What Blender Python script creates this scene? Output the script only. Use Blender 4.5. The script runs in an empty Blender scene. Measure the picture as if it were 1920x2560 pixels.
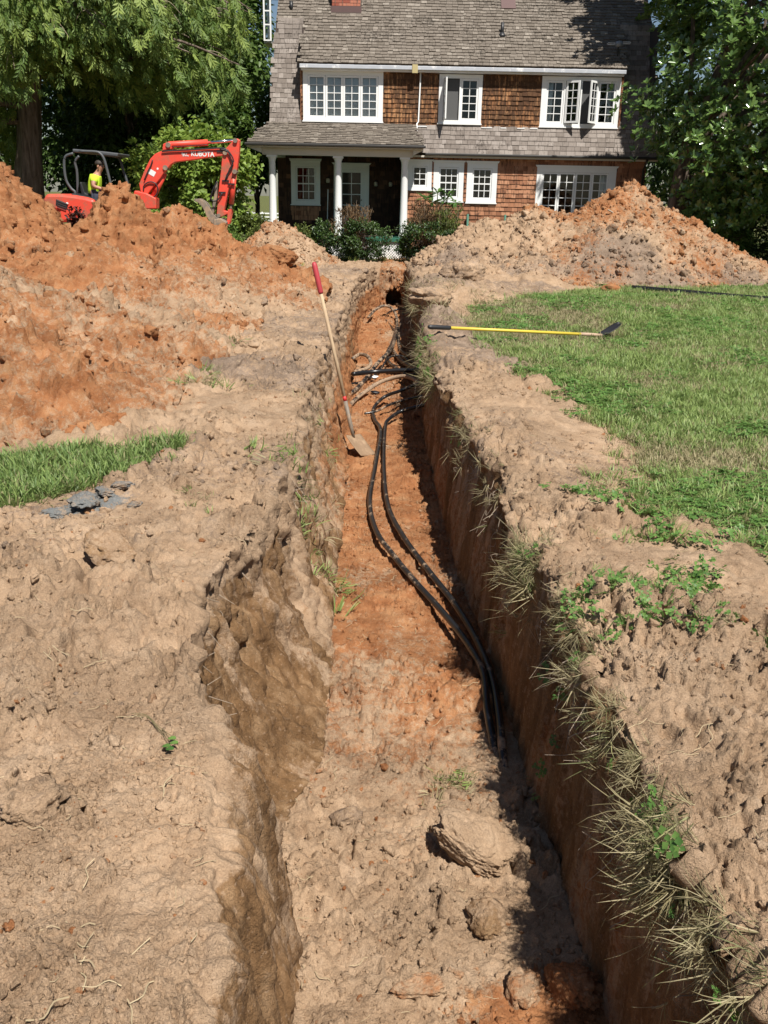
import bpy, bmesh, math, random
import numpy as np
from mathutils import Vector, Matrix, Euler

random.seed(7)
RNG = np.random.default_rng(7)
scene = bpy.context.scene
col = scene.collection

# ------------------------------------------------------------------ camera
CAM_H = 1.75
PITCH = math.radians(19.2)
ROLL = 0.02
FPX = 2300.0
_F = np.array([0, math.cos(PITCH), -math.sin(PITCH)])
_U0 = np.array([0, math.sin(PITCH), math.cos(PITCH)])
_X = np.array([1.0, 0, 0])
_R = _X * math.cos(ROLL) + _U0 * math.sin(ROLL)
_U = _U0 * math.cos(ROLL) - _X * math.sin(ROLL)
_C = np.array([0, 0, CAM_H])
cam_data = bpy.data.cameras.new('camera')
cam = bpy.data.objects.new('camera', cam_data)
col.objects.link(cam)
cam_data.sensor_fit = 'VERTICAL'
cam_data.sensor_height = 36.0
cam_data.lens = 36.0 * FPX / 2560.0
cam_data.clip_start = 0.05
cam_data.clip_end = 3000.0
m4 = Matrix.Identity(4)
for i in range(3):
    m4[i][0] = _R[i]; m4[i][1] = _U[i]; m4[i][2] = -_F[i]; m4[i][3] = _C[i]
cam.matrix_world = m4
scene.camera = cam

# ------------------------------------------------------------------ sky, sun, exposure
SUN = Vector((0.27, -0.58, 1.0)).normalized()
world = bpy.data.worlds.new('World')
scene.world = world
world.use_nodes = True
wn = world.node_tree
bg = wn.nodes['Background']
sky = wn.nodes.new('ShaderNodeTexSky')
sky.sky_type = 'NISHITA'
sky.sun_disc = False
sky.sun_elevation = math.asin(SUN.z)
sky.sun_rotation = math.atan2(SUN.x, SUN.y)
sky.altitude = 0
sky.air_density = 1.0
sky.dust_density = 0.6
sky.ozone_density = 1.5
wn.links.new(sky.outputs['Color'], bg.inputs['Color'])
bg.inputs['Strength'].default_value = 0.05
sun_l = bpy.data.lights.new('sun', 'SUN')
sun_l.energy = 5.0
sun_l.angle = math.radians(0.53)
sun_l.color = (1.0, 0.955, 0.88)
sun = bpy.data.objects.new('sun', sun_l)
col.objects.link(sun)
sun.rotation_euler = SUN.to_track_quat('Z', 'Y').to_euler()
scene.view_settings.view_transform = 'Standard'
scene.view_settings.look = 'None'
scene.view_settings.exposure = 0.48
scene.view_settings.gamma = 1.0
scene.view_settings.use_curve_mapping = False
scene.cycles.max_bounces = 8
scene.cycles.diffuse_bounces = 2
scene.cycles.transparent_max_bounces = 16

# ------------------------------------------------------------------ helpers
def ray(x, y):
    return _F + _R * (x - 960) / FPX - _U * (y - 1280) / FPX
def at_y(x, y, Y):            # photo pixel -> point on the plane at distance Y
    d = ray(x, y); return Vector(_C + d * (Y / d[1]))
def at_z(x, y, z):            # photo pixel -> point at height z
    d = ray(x, y); return Vector(_C + d * ((z - CAM_H) / d[2]))
def sm(a, b, x):
    t = np.clip((x - a) / (b - a), 0, 1); return t * t * (3 - 2 * t)

def _hash(ix, iy, iz, seed):
    h = (ix.astype(np.uint32) * np.uint32(374761393) + iy.astype(np.uint32) * np.uint32(668265263)
         + iz.astype(np.uint32) * np.uint32(2147483647) + np.uint32((seed * 974634777 + 12345) & 0xffffffff))
    h = (h ^ (h >> np.uint32(13))) * np.uint32(1274126177)
    h = (h ^ (h >> np.uint32(16))) * np.uint32(2246822519)
    h = h ^ (h >> np.uint32(15))
    return h.astype(np.float32) / np.float32(4294967296.0)
def vnoise(x, y, z, seed=0):
    x = np.asarray(x, np.float32); y = np.asarray(y, np.float32); z = np.asarray(z, np.float32)
    x, y, z = np.broadcast_arrays(x, y, z)
    fx = np.floor(x); fy = np.floor(y); fz = np.floor(z)
    ix = fx.astype(np.int32); iy = fy.astype(np.int32); iz = fz.astype(np.int32)
    u = x - fx; v = y - fy; w = z - fz
    u = u * u * u * (u * (u * 6 - 15) + 10); v = v * v * v * (v * (v * 6 - 15) + 10); w = w * w * w * (w * (w * 6 - 15) + 10)
    r = 0
    for a in (0, 1):
        wa = u if a else 1 - u
        for b in (0, 1):
            wb = v if b else 1 - v
            for c in (0, 1):
                wc = w if c else 1 - w
                r = r + wa * wb * wc * _hash(ix + a, iy + b, iz + c, seed)
    return r * 2 - 1
def fbm(x, y, z, oct=4, seed=0, gain=0.5, lac=2.03):
    r = 0; a = 1.0; f = 1.0; t = 0
    for o in range(oct):
        r = r + a * vnoise(x * f + o * 17.3, y * f + o * 5.1, z * f + o * 9.7, seed + o)
        t += a; a *= gain; f *= lac
    return r / t
def clods(x, y, scale, seed=0, p=0.75, rmin=0.25, rmax=0.62):
    """half-buried lumps, height in units of the cell size"""
    wx = x / scale + 0.45 * vnoise(x / scale * 1.7, y / scale * 1.7, 3.3, seed + 50)
    wy = y / scale + 0.45 * vnoise(x / scale * 1.7, y / scale * 1.7, 8.8, seed + 51)
    fx = np.floor(wx).astype(np.int32); fy = np.floor(wy).astype(np.int32)
    best = np.zeros(wx.shape, np.float32)
    for a in (-1, 0, 1):
        for b in (-1, 0, 1):
            cx = fx + a; cy = fy + b
            zz = np.zeros_like(cx)
            px = cx + _hash(cx, cy, zz, seed); py = cy + _hash(cx, cy, zz, seed + 1)
            rr = rmin + (rmax - rmin) * _hash(cx, cy, zz, seed + 2) ** 2
            on = _hash(cx, cy, zz, seed + 3) < p
            d2 = (wx - px) ** 2 + (wy - py) ** 2
            q = 1 - d2 / (rr * rr)
            h = np.where(on & (q > 0), rr * np.sqrt(np.maximum(q, 0)), 0)
            best = np.maximum(best, h)
    return best

def billow(x, y, z, oct=4, seed=0, gain=0.55, lac=2.1):
    r = 0; a = 1.0; f = 1.0; t = 0
    for o in range(oct):
        r = r + a * (np.abs(vnoise(x * f + o * 17.3, y * f + o * 5.1, z * f + o * 9.7, seed + o)) * 2 - 0.6)
        t += a; a *= gain; f *= lac
    return r / t
def frac(x, y, scale, seed=0, tilt=0.8):
    """broken-up soil: tilted plateaus with creases between them, about -0.5..1 in units of the cell size"""
    wx = x / scale + 0.35 * vnoise(x / scale * 2.3, y / scale * 2.3, 1.3, seed + 60) + 0.2 * vnoise(x / scale * 5.3, y / scale * 5.3, 1.3, seed + 62)
    wy = y / scale + 0.35 * vnoise(x / scale * 2.3, y / scale * 2.3, 6.8, seed + 61) + 0.2 * vnoise(x / scale * 5.3, y / scale * 5.3, 6.8, seed + 63)
    fx = np.floor(wx).astype(np.int32); fy = np.floor(wy).astype(np.int32)
    d1 = np.full(wx.shape, 9.0); d2 = np.full(wx.shape, 9.0); h = np.zeros(wx.shape)
    for a in (-1, 0, 1):
        for b in (-1, 0, 1):
            cx = fx + a; cy = fy + b; zz = np.zeros_like(cx)
            ox = wx - cx - _hash(cx, cy, zz, seed); oy = wy - cy - _hash(cx, cy, zz, seed + 1)
            d = np.hypot(ox, oy)
            hh = _hash(cx, cy, zz, seed + 2) ** 2 + tilt * (ox * (_hash(cx, cy, zz, seed + 3) - 0.5) + oy * (_hash(cx, cy, zz, seed + 4) - 0.5)) * 2
            nw = d < d1
            d2 = np.where(nw, d1, np.minimum(d2, d)); h = np.where(nw, hh, h); d1 = np.where(nw, d, d1)
    return h * sm(0.0, 0.30, d2 - d1) - 0.25 * sm(0.16, 0.0, d2 - d1)

def frac3(x, y, z, scale, seed=0):
    """the same broken-up relief in three dimensions: rounded blocks with creases between them, about -0.3..1"""
    k = 1.0 / scale
    wx = x * k + 0.3 * vnoise(x * k * 2.3, y * k * 2.3, z * k * 2.3, seed + 60); wy = y * k + 0.3 * vnoise(x * k * 2.3, y * k * 2.3, z * k * 2.3 + 9, seed + 61); wz = z * k + 0.3 * vnoise(x * k * 2.3, y * k * 2.3 + 5, z * k * 2.3, seed + 62)
    fx = np.floor(wx).astype(np.int32); fy = np.floor(wy).astype(np.int32); fz = np.floor(wz).astype(np.int32)
    d1 = np.full(wx.shape, 9.0, np.float32); d2 = d1.copy(); h = np.zeros(wx.shape, np.float32)
    for a in (-1, 0, 1):
        for b in (-1, 0, 1):
            for c in (-1, 0, 1):
                cx = fx + a; cy = fy + b; cz = fz + c
                d = np.sqrt((wx - cx - _hash(cx, cy, cz, seed)) ** 2 + (wy - cy - _hash(cx, cy, cz, seed + 1)) ** 2 + (wz - cz - _hash(cx, cy, cz, seed + 2)) ** 2)
                nw = d < d1
                d2 = np.where(nw, d1, np.minimum(d2, d)); h = np.where(nw, _hash(cx, cy, cz, seed + 3), h); d1 = np.where(nw, d, d1)
    e = d2 - d1
    return (0.25 + 0.75 * h * h) * sm(0.0, 0.45, e) - 0.2

def np_mesh(name, V, F, smooth=True):
    V = np.ascontiguousarray(V, np.float32); F = np.ascontiguousarray(F, np.int32)
    n = F.shape[1]
    me = bpy.data.meshes.new(name)
    me.vertices.add(len(V)); me.vertices.foreach_set('co', V.ravel())
    me.loops.add(F.size); me.loops.foreach_set('vertex_index', F.ravel())
    me.polygons.add(len(F))
    me.polygons.foreach_set('loop_start', np.arange(0, F.size, n, dtype=np.int32))
    me.polygons.foreach_set('loop_total', np.full(len(F), n, np.int32))
    if smooth:
        me.polygons.foreach_set('use_smooth', np.ones(len(F), bool))
    me.update(calc_edges=True)
    return me
def set_attr(me, name, arr):
    a = me.attributes.new(name, 'FLOAT', 'POINT')
    a.data.foreach_set('value', np.ascontiguousarray(arr, np.float32).ravel())

def link(name, me, mat=None, parent=None):
    o = bpy.data.objects.new(name, me)
    col.objects.link(o)
    if mat is not None and me is not None and len(me.materials) == 0:
        me.materials.append(mat)
    if parent is not None:
        o.parent = parent
    return o
def tag(o, label, cat=None, group=None, kind=None):
    if label: o['label'] = label
    if cat: o['category'] = cat
    if group: o['group'] = group
    if kind: o['kind'] = kind
    return o
def empty(name, loc=(0, 0, 0)):
    o = bpy.data.objects.new(name, None); col.objects.link(o)
    o.location = loc; o.empty_display_size = 0.2
    return o

def world_loc(o):
    w = Vector((0, 0, 0))
    while o is not None:
        w = w + o.location; o = o.parent
    return w

class MB:
    """collects shapes in world coordinates into one mesh"""
    def __init__(s): s.v = []; s.f = []; s.r = []; s.cur = 0.0
    def add(s, vs, fs):
        b = len(s.v); s.v += [tuple(v) for v in vs]; s.r += [s.cur] * len(vs)
        s.f += [tuple(i + b for i in f) for f in fs]
    def box(s, a, b):
        (x0, y0, z0), (x1, y1, z1) = a, b
        s.add([(x0, y0, z0), (x1, y0, z0), (x1, y1, z0), (x0, y1, z0), (x0, y0, z1), (x1, y0, z1), (x1, y1, z1), (x0, y1, z1)],
              [(0, 3, 2, 1), (4, 5, 6, 7), (0, 1, 5, 4), (1, 2, 6, 5), (2, 3, 7, 6), (3, 0, 4, 7)])
    def prism(s, pts, y0, y1):
        """outline pts (x,z) extruded from y0 (front) to y1"""
        n = len(pts)
        ar = sum(pts[i][0] * pts[(i + 1) % n][1] - pts[(i + 1) % n][0] * pts[i][1] for i in range(n))
        if ar < 0: pts = pts[::-1]
        vs = [(x, y0, z) for x, z in pts] + [(x, y1, z) for x, z in pts]
        fs = [tuple(range(n)), tuple(range(2 * n - 1, n - 1, -1))]
        fs += [(i, i + n, (i + 1) % n + n, (i + 1) % n) for i in range(n)]
        s.add(vs, fs)
    def tube(s, path, r, n=8, cap=True):
        path = [Vector(p) for p in path]
        rs = r if isinstance(r, (list, tuple)) else [r] * len(path)
        up = Vector((0.13, 0.21, 1)).normalized()
        rings = []
        for i, p in enumerate(path):
            t = (path[min(i + 1, len(path) - 1)] - path[max(i - 1, 0)])
            if t.length < 1e-9: t = Vector((0, 0, 1))
            t.normalize()
            if abs(t.dot(up)) > 0.95: up2 = Vector((1, 0.1, 0))
            else: up2 = up
            a = t.cross(up2).normalized(); b = t.cross(a).normalized()
            rings.append([p + (a * math.cos(2 * math.pi * k / n) + b * math.sin(2 * math.pi * k / n)) * rs[i] for k in range(n)])
        vs = [v for rg in rings for v in rg]
        fs = []
        for i in range(len(path) - 1):
            for k in range(n):
                k2 = (k + 1) % n
                fs.append((i * n + k, i * n + k2, (i + 1) * n + k2, (i + 1) * n + k))
        if cap:
            fs.append(tuple(range(n - 1, -1, -1))); fs.append(tuple((len(path) - 1) * n + k for k in range(n)))
        s.add(vs, fs)
    def lathe(s, c, prof, n=20):
        vs = []; fs = []
        for r, z in prof:
            vs += [(c[0] + r * math.cos(2 * math.pi * k / n), c[1] + r * math.sin(2 * math.pi * k / n), c[2] + z) for k in range(n)]
        for i in range(len(prof) - 1):
            for k in range(n):
                k2 = (k + 1) % n
                fs.append((i * n + k, i * n + k2, (i + 1) * n + k2, (i + 1) * n + k))
        fs.append(tuple(range(n - 1, -1, -1))); fs.append(tuple((len(prof) - 1) * n + k for k in range(n)))
        s.add(vs, fs)
    def build(s, name, mat, parent=None, smooth=False, bevel=0.0, rnd=False):
        me = bpy.data.meshes.new(name)
        me.from_pydata(s.v, [], s.f)
        if rnd: set_attr(me, 'rnd', np.array(s.r))
        if smooth:
            me.polygons.foreach_set('use_smooth', np.ones(len(me.polygons), bool))
        me.update()
        o = link(name, me, mat, parent)
        w = world_loc(parent)
        if w.length > 0:
            me.transform(Matrix.Translation(-w)); me.update()
        if bevel:
            md = o.modifiers.new('bevel', 'BEVEL'); md.width = bevel; md.segments = 2; md.limit_method = 'ANGLE'
        return o

def spline(pts, n=8):
    """Catmull-Rom through pts"""
    P = [Vector(p) for p in pts]
    P = [P[0] * 2 - P[1]] + P + [P[-1] * 2 - P[-2]]
    out = []
    for i in range(1, len(P) - 2):
        for k in range(n):
            t = k / n
            a, b, c, d = P[i - 1], P[i], P[i + 1], P[i + 2]
            out.append(0.5 * ((2 * b) + (c - a) * t + (2 * a - 5 * b + 4 * c - d) * t * t + (3 * b - a - 3 * c + d) * t ** 3))
    out.append(P[-2])
    return out

# ------------------------------------------------------------------ materials
class NT:
    def __init__(s, name):
        s.m = bpy.data.materials.new(name); s.m.use_nodes = True
        s.t = s.m.node_tree; s.b = s.t.nodes['Principled BSDF']; s.out = s.t.nodes['Material Output']
        s.tc = None
    def n(s, typ, **kw):
        nd = s.t.nodes.new(typ)
        for k, v in kw.items(): setattr(nd, k, v)
        return nd
    def l(s, a, b): s.t.links.new(a, b)
    def coord(s, scale=(1, 1, 1), kind='Object'):
        if s.tc is None: s.tc = s.n('ShaderNodeTexCoord')
        mp = s.n('ShaderNodeMapping'); mp.inputs['Scale'].default_value = scale
        s.l(s.tc.outputs[kind], mp.inputs['Vector']); return mp.outputs['Vector']
    def noise(s, scale, detail=4, rough=0.6, vec=None, dist=0.0):
        nd = s.n('ShaderNodeTexNoise'); nd.inputs['Scale'].default_value = scale
        nd.inputs['Detail'].default_value = detail; nd.inputs['Roughness'].default_value = rough
        nd.inputs['Distortion'].default_value = dist
        s.l(vec if vec is not None else s.coord(), nd.inputs['Vector']); return nd.outputs['Fac']
    def ramp(s, fac, stops):
        nd = s.n('ShaderNodeValToRGB'); cr = nd.color_ramp
        while len(cr.elements) < len(stops): cr.elements.new(0.5)
        for e, (p, c) in zip(cr.elements, stops):
            e.position = p; e.color = (*c, 1) if len(c) == 3 else c
        s.l(fac, nd.inputs['Fac']); return nd.outputs['Color']
    def mix(s, fac, a, b, blend='MIX'):
        nd = s.n('ShaderNodeMix', data_type='RGBA', blend_type=blend)
        for i, v in ((0, fac), (6, a), (7, b)):
            if isinstance(v, (int, float)): nd.inputs[i].default_value = v
            elif isinstance(v, tuple): nd.inputs[i].default_value = (*v, 1)
            else: s.l(v, nd.inputs[i])
        return nd.outputs[2]
    def math(s, op, a, b=0.0, clamp=False):
        nd = s.n('ShaderNodeMath', operation=op, use_clamp=clamp)
        for i, v in ((0, a), (1, b)):
            if isinstance(v, (int, float)): nd.inputs[i].default_value = v
            else: s.l(v, nd.inputs[i])
        return nd.outputs[0]
    def attr(s, name):
        nd = s.n('ShaderNodeAttribute', attribute_name=name); return nd.outputs['Fac']
    def step(s, x, a, b):
        nd = s.n('ShaderNodeMapRange', interpolation_type='SMOOTHSTEP')
        s.l(x, nd.inputs[0]); nd.inputs[1].default_value = a; nd.inputs[2].default_value = b
        return nd.outputs[0]
    def bump(s, h, strength=0.5, dist=0.01, prev=None):
        nd = s.n('ShaderNodeBump'); nd.inputs['Strength'].default_value = strength; nd.inputs['Distance'].default_value = dist
        s.l(h, nd.inputs['Height'])
        if prev is not None: s.l(prev, nd.inputs['Normal'])
        return nd.outputs['Normal']
    def rnd(s):
        """per-piece random number: object random plus the stored attribute"""
        oi = s.n('ShaderNodeObjectInfo')
        return s.math('FRACT', s.math('ADD', oi.outputs['Random'], s.attr('rnd')))
    def done(s, color=None, rough=0.8, normal=None, spec=None, metal=None):
        if color is not None:
            if isinstance(color, tuple): s.b.inputs['Base Color'].default_value = (*color, 1)
            else: s.l(color, s.b.inputs['Base Color'])
        if isinstance(rough, (int, float)): s.b.inputs['Roughness'].default_value = rough
        else: s.l(rough, s.b.inputs['Roughness'])
        if normal is not None: s.l(normal, s.b.inputs['Normal'])
        if spec is not None: s.b.inputs['Specular IOR Level'].default_value = spec
        if metal is not None: s.b.inputs['Metallic'].default_value = metal
        return s.m

def simple(name, c, rough=0.6, var=0.15, scale=8.0, spec=0.5, metal=0.0, dirt=None, dirt_amt=0.5, bump=0.0):
    t = NT(name)
    n1 = t.noise(scale, 5, 0.65)
    cc = t.mix(n1, tuple(x * (1 - var) for x in c), tuple(min(1, x * (1 + var)) for x in c))
    if dirt is not None:
        n2 = t.noise(scale * 0.6, 6, 0.7)
        cc = t.mix(t.step(n2, 0.62 - 0.3 * dirt_amt, 0.72 - 0.2 * dirt_amt), cc, dirt)
    nn = t.bump(t.noise(scale * 6, 4), bump, 0.01) if bump else None
    return t.done(cc, rough, nn, spec, metal)

def soil_material():
    t = NT('soil')
    geo = t.n('ShaderNodeNewGeometry'); P = geo.outputs['Position']
    n_big = t.noise(0.9, 5, 0.62, P)
    n_mid = t.noise(5.0, 6, 0.65, P, 0.3)
    n_fine = t.noise(38.0, 5, 0.7, P)
    n_grain = t.noise(170.0, 3, 0.7, P)
    tan = t.ramp(n_mid, [(0.25, (0.285, 0.185, 0.112)), (0.5, (0.41, 0.280, 0.178)), (0.75, (0.495, 0.355, 0.24))])
    org = t.ramp(n_mid, [(0.25, (0.22, 0.082, 0.032)), (0.48, (0.345, 0.15, 0.064)), (0.75, (0.45, 0.25, 0.125))])
    gry = t.ramp(n_mid, [(0.3, (0.19, 0.135, 0.095)), (0.55, (0.28, 0.205, 0.15)), (0.75, (0.36, 0.27, 0.20))])
    mps = t.n('ShaderNodeMapping'); mps.inputs['Scale'].default_value = (11, 11, 1.3); t.l(P, mps.inputs['Vector'])
    n_str = t.noise(1.0, 6, 0.65, mps.outputs['Vector'])
    dmp_shd = t.ramp(n_str, [(0.3, (0.115, 0.062, 0.028)), (0.5, (0.215, 0.122, 0.058)), (0.72, (0.35, 0.225, 0.125))])
    jit = t.math('ADD', t.math('ADD', t.math('MULTIPLY', t.math('SUBTRACT', n_big, 0.5), 0.8), t.math('MULTIPLY', t.math('SUBTRACT', t.noise(14.0, 4, 0.65, P), 0.5), 0.8)), t.math('MULTIPLY', t.math('SUBTRACT', n_fine, 0.5), 0.7))
    def mask(name, k=1.0):
        a = t.attr(name)
        ia = t.n('ShaderNodeAttribute', attribute_name=name, attribute_type='INSTANCER')
        a = t.math('ADD', a, ia.outputs['Fac'])
        return t.step(t.math('ADD', a, t.math('MULTIPLY', jit, k)), 0.34, 0.66)
    c = t.mix(mask('grey'), tan, gry)
    c = t.mix(mask('orange'), c, org)
    c = t.mix(t.step(t.math('ADD', t.math('ADD', t.attr('damp_shade'), t.math('MULTIPLY', jit, 0.6)), t.math('MULTIPLY', t.math('SUBTRACT', n_str, 0.5), 1.1)), 0.36, 0.62), c, dmp_shd)
    grs = t.ramp(n_fine, [(0.3, (0.07, 0.08, 0.03)), (0.6, (0.14, 0.15, 0.05)), (0.8, (0.22, 0.18, 0.08))])
    c = t.mix(mask('grassy', 0.6), c, grs)
    c = t.mix(mask('clay', 1.0), c, (0.19, 0.195, 0.19))
    c = t.mix(t.step(t.noise(60.0, 2, 0.5, P), 0.62, 0.70), c, t.mix(0.28, c, (0.55, 0.40, 0.28)))
    v = t.ramp(n_grain, [(0.3, (0.72, 0.72, 0.72)), (0.7, (1.12, 1.12, 1.12))])
    c = t.mix(1.0, c, v, 'MULTIPLY')
    b1 = t.bump(n_grain, 0.7, 0.009)
    b2 = t.bump(t.math('MULTIPLY', n_fine, t.step(t.noise(2.2, 4, 0.6, P), 0.30, 0.65)), 0.95, 0.028, b1)
    return t.done(c, 0.95, b2, 0.12)

def leaf_material(name, c0, c1, rough=0.5, trans=0.35, spec=0.4):
    """many leaves: colour spread by the stored attribute, some light through"""
    t = NT(name)
    r = t.rnd()
    cc = t.ramp(r, [(0.0, c0), (0.6, tuple((a + b) / 2 for a, b in zip(c0, c1))), (1.0, c1)])
    n = t.noise(1.2, 3)
    cc = t.mix(t.math('MULTIPLY', n, 0.3), cc, tuple(a * 0.55 for a in c0))
    t.done(cc, rough, None, spec)
    tr = t.n('ShaderNodeBsdfTranslucent'); t.l(t.mix(0.5, cc, c1), tr.inputs['Color'])
    mx = t.n('ShaderNodeMixShader'); mx.inputs[0].default_value = trans
    t.l(t.b.outputs[0], mx.inputs[1]); t.l(tr.outputs[0], mx.inputs[2]); t.l(mx.outputs[0], t.out.inputs['Surface'])
    return t.m

def shingle_material(name, stops, stain=0.0, stain_c=(0.03, 0.02, 0.015), rough=0.85, moss=None):
    t = NT(name)
    c = t.ramp(t.rnd(), stops)
    grain = t.noise(1.0, 5, 0.7, t.coord((70, 70, 6), 'Object'))
    geo = t.n('ShaderNodeNewGeometry')
    mp = t.n('ShaderNodeMapping'); mp.inputs['Scale'].default_value = (22, 22, 2.2); t.l(geo.outputs['Position'], mp.inputs['Vector'])
    streak = t.noise(1.0, 5, 0.65, mp.outputs['Vector'])
    mp2 = t.n('ShaderNodeMapping'); mp2.inputs['Scale'].default_value = (1.1, 1.1, 1.1); t.l(geo.outputs['Position'], mp2.inputs['Vector'])
    blot = t.noise(1.0, 4, 0.6, mp2.outputs['Vector'])
    c = t.mix(t.math('MULTIPLY', t.step(streak, 0.35, 0.7), 0.25), c, (0.06, 0.045, 0.035))
    if stain:
        f = t.math('ADD', t.math('MULTIPLY', streak, 0.75), t.math('MULTIPLY', blot, 0.5))
        c = t.mix(t.math('MULTIPLY', t.step(f, 0.70 - 0.18 * stain, 0.80 - 0.10 * stain), 0.8), c, stain_c)
    if moss is not None:
        c = t.mix(t.math('MULTIPLY', t.step(blot, 0.5, 0.7), 0.5), c, moss)
    b = t.bump(streak, 0.35, 0.008)
    return t.done(c, rough, b, 0.2)

M = {}
M['soil'] = soil_material()
M['white'] = simple('white_paint', (0.84, 0.845, 0.83), 0.5, 0.04, 3, 0.4)
M['cream'] = simple('cream_paint', (0.62, 0.58, 0.50), 0.5, 0.06, 3, 0.4)
M['black_gutter'] = simple('dark_gutter', (0.03, 0.027, 0.024), 0.45, 0.2, 6)
M['zinc'] = simple('weathered_metal_trim', (0.46, 0.48, 0.52), 0.5, 0.15, 5, 0.5, 0.0, (0.8, 0.8, 0.8), 0.3)
M['dark'] = simple('dark_room', (0.045, 0.042, 0.04), 0.9, 0.2, 2)
M['curtain'] = simple('pale_curtain', (0.74, 0.78, 0.80), 0.9, 0.06, 6)
M['screen'] = simple('insect_screen', (0.10, 0.10, 0.10), 0.9, 0.1, 30)
M['green_paint'] = simple('green_paint', (0.035, 0.15, 0.10), 0.5, 0.1, 4)
M['bench_green'] = simple('bench_green', (0.10, 0.25, 0.18), 0.6, 0.12, 6)
M['sheath'] = simple('sheathing', (0.05, 0.035, 0.028), 0.9, 0.2, 5)
M['red'] = simple('red_machine_paint', (0.74, 0.075, 0.045), 0.45, 0.16, 3, 0.45, 0.0, (0.40, 0.13, 0.08), 0.42)
M['black'] = simple('black_plastic', (0.022, 0.022, 0.024), 0.45, 0.2, 10, 0.5)
M['steel_dirty'] = simple('muddy_steel', (0.20, 0.165, 0.13), 0.6, 0.25, 8, 0.4, 0.0, (0.34, 0.24, 0.16), 0.5)
M['chrome'] = simple('chrome_rod', (0.75, 0.76, 0.78), 0.15, 0.03, 3, 0.5, 1.0)
M['canopy'] = simple('canopy_grey', (0.075, 0.08, 0.085), 0.5, 0.12, 4)
M['decal_white'] = simple('white_decal', (0.8, 0.79, 0.76), 0.5, 0.03, 3)
M['skin'] = simple('skin', (0.42, 0.21, 0.14), 0.55, 0.06, 10)
M['hivis'] = simple('yellow_green_shirt', (0.62, 0.95, 0.04), 0.8, 0.08, 9)
M['navy'] = simple('dark_trousers', (0.045, 0.05, 0.075), 0.85, 0.2, 10)
M['hair'] = simple('dark_hair', (0.035, 0.026, 0.02), 0.7, 0.2, 30)
M['wood'] = None
t = NT('worn_wood')
g = t.noise(1.0, 5, 0.7, t.coord((30, 30, 3), 'Object'))
M['wood'] = t.done(t.ramp(g, [(0.3, (0.30, 0.20, 0.12)), (0.55, (0.46, 0.33, 0.20)), (0.75, (0.56, 0.43, 0.28))]), 0.7, t.bump(g, 0.3, 0.003))
M['grip_red'] = simple('red_rubber_grip', (0.42, 0.045, 0.055), 0.55, 0.15, 14)
M['band_red'] = simple('red_paint_band', (0.55, 0.03, 0.03), 0.5, 0.2, 14)
M['yellow'] = simple('yellow_fibreglass', (0.66, 0.50, 0.06), 0.45, 0.08, 6, 0.5, 0.0, (0.45, 0.36, 0.2), 0.15)
M['bark'] = None
t = NT('bark')
g = t.noise(1.0, 6, 0.7, t.coord((14, 14, 1.6), 'Object'), 0.4)
M['bark'] = t.done(t.ramp(g, [(0.3, (0.045, 0.032, 0.024)), (0.55, (0.15, 0.115, 0.09)), (0.78, (0.27, 0.22, 0.18))]), 0.9, t.bump(g, 0.9, 0.05), 0.2)
M['twig'] = simple('bare_twig', (0.34, 0.27, 0.20), 0.8, 0.2, 20)
t = NT('muddy_black_pipe')
n1 = t.noise(9.0, 5, 0.7); n2 = t.noise(60.0, 4, 0.7)
f = t.step(t.math('ADD', t.math('ADD', n1, t.math('MULTIPLY', n2, 0.35)), t.attr('mud')), 0.74, 0.86)
c = t.mix(f, (0.012, 0.012, 0.013), t.ramp(n2, [(0.3, (0.20, 0.13, 0.08)), (0.7, (0.42, 0.30, 0.20))]))
M['pipe'] = t.done(c, t.ramp(f, [(0, (0.28, 0.28, 0.28)), (1, (0.9, 0.9, 0.9))]), t.bump(f, 0.3, 0.004), 0.5)
t = NT('window_glass')
gl = t.n('ShaderNodeBsdfGlossy'); gl.inputs['Roughness'].default_value = 0.02
trn = t.n('ShaderNodeBsdfTransparent'); trn.inputs['Color'].default_value = (0.92, 0.95, 0.95, 1)
fr = t.n('ShaderNodeFresnel'); fr.inputs['IOR'].default_value = 1.45
mx = t.n('ShaderNodeMixShader'); t.l(fr.outputs[0], mx.inputs[0]); t.l(trn.outputs[0], mx.inputs[1]); t.l(gl.outputs[0], mx.inputs[2])
t.l(mx.outputs[0], t.out.inputs['Surface'])
M['glass'] = t.m
M['roof'] = shingle_material('old_roof_shingle', [(0.0, (0.145, 0.123, 0.10)), (0.5, (0.182, 0.155, 0.128)), (0.9, (0.22, 0.19, 0.158)), (1.0, (0.29, 0.255, 0.215))], 0.22, (0.05, 0.043, 0.035))
M['roof_pale'] = shingle_material('pale_roof_shingle', [(0.0, (0.18, 0.152, 0.132)), (0.5, (0.245, 0.21, 0.185)), (1.0, (0.32, 0.28, 0.25))], 0.15, (0.09, 0.075, 0.065))
M['wall_up'] = shingle_material('stained_wall_shingle', [(0.0, (0.23, 0.105, 0.048)), (0.5, (0.37, 0.175, 0.078)), (1.0, (0.49, 0.255, 0.12))], 1.35, (0.035, 0.02, 0.013))
M['wall_low'] = shingle_material('red_brown_wall_shingle', [(0.0, (0.25, 0.11, 0.06)), (0.5, (0.38, 0.175, 0.095)), (1.0, (0.49, 0.25, 0.145))], 0.4, (0.05, 0.025, 0.018))
M['wall_porch'] = shingle_material('dark_old_shaded_wall_shingle', [(0.0, (0.045, 0.024, 0.017)), (0.6, (0.075, 0.040, 0.026)), (0.92, (0.12, 0.062, 0.038)), (1.0, (0.22, 0.11, 0.065))], 0.5, (0.025, 0.015, 0.012))  # old shingles, darkened further so the porch's deep shade sits in the colour
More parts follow.
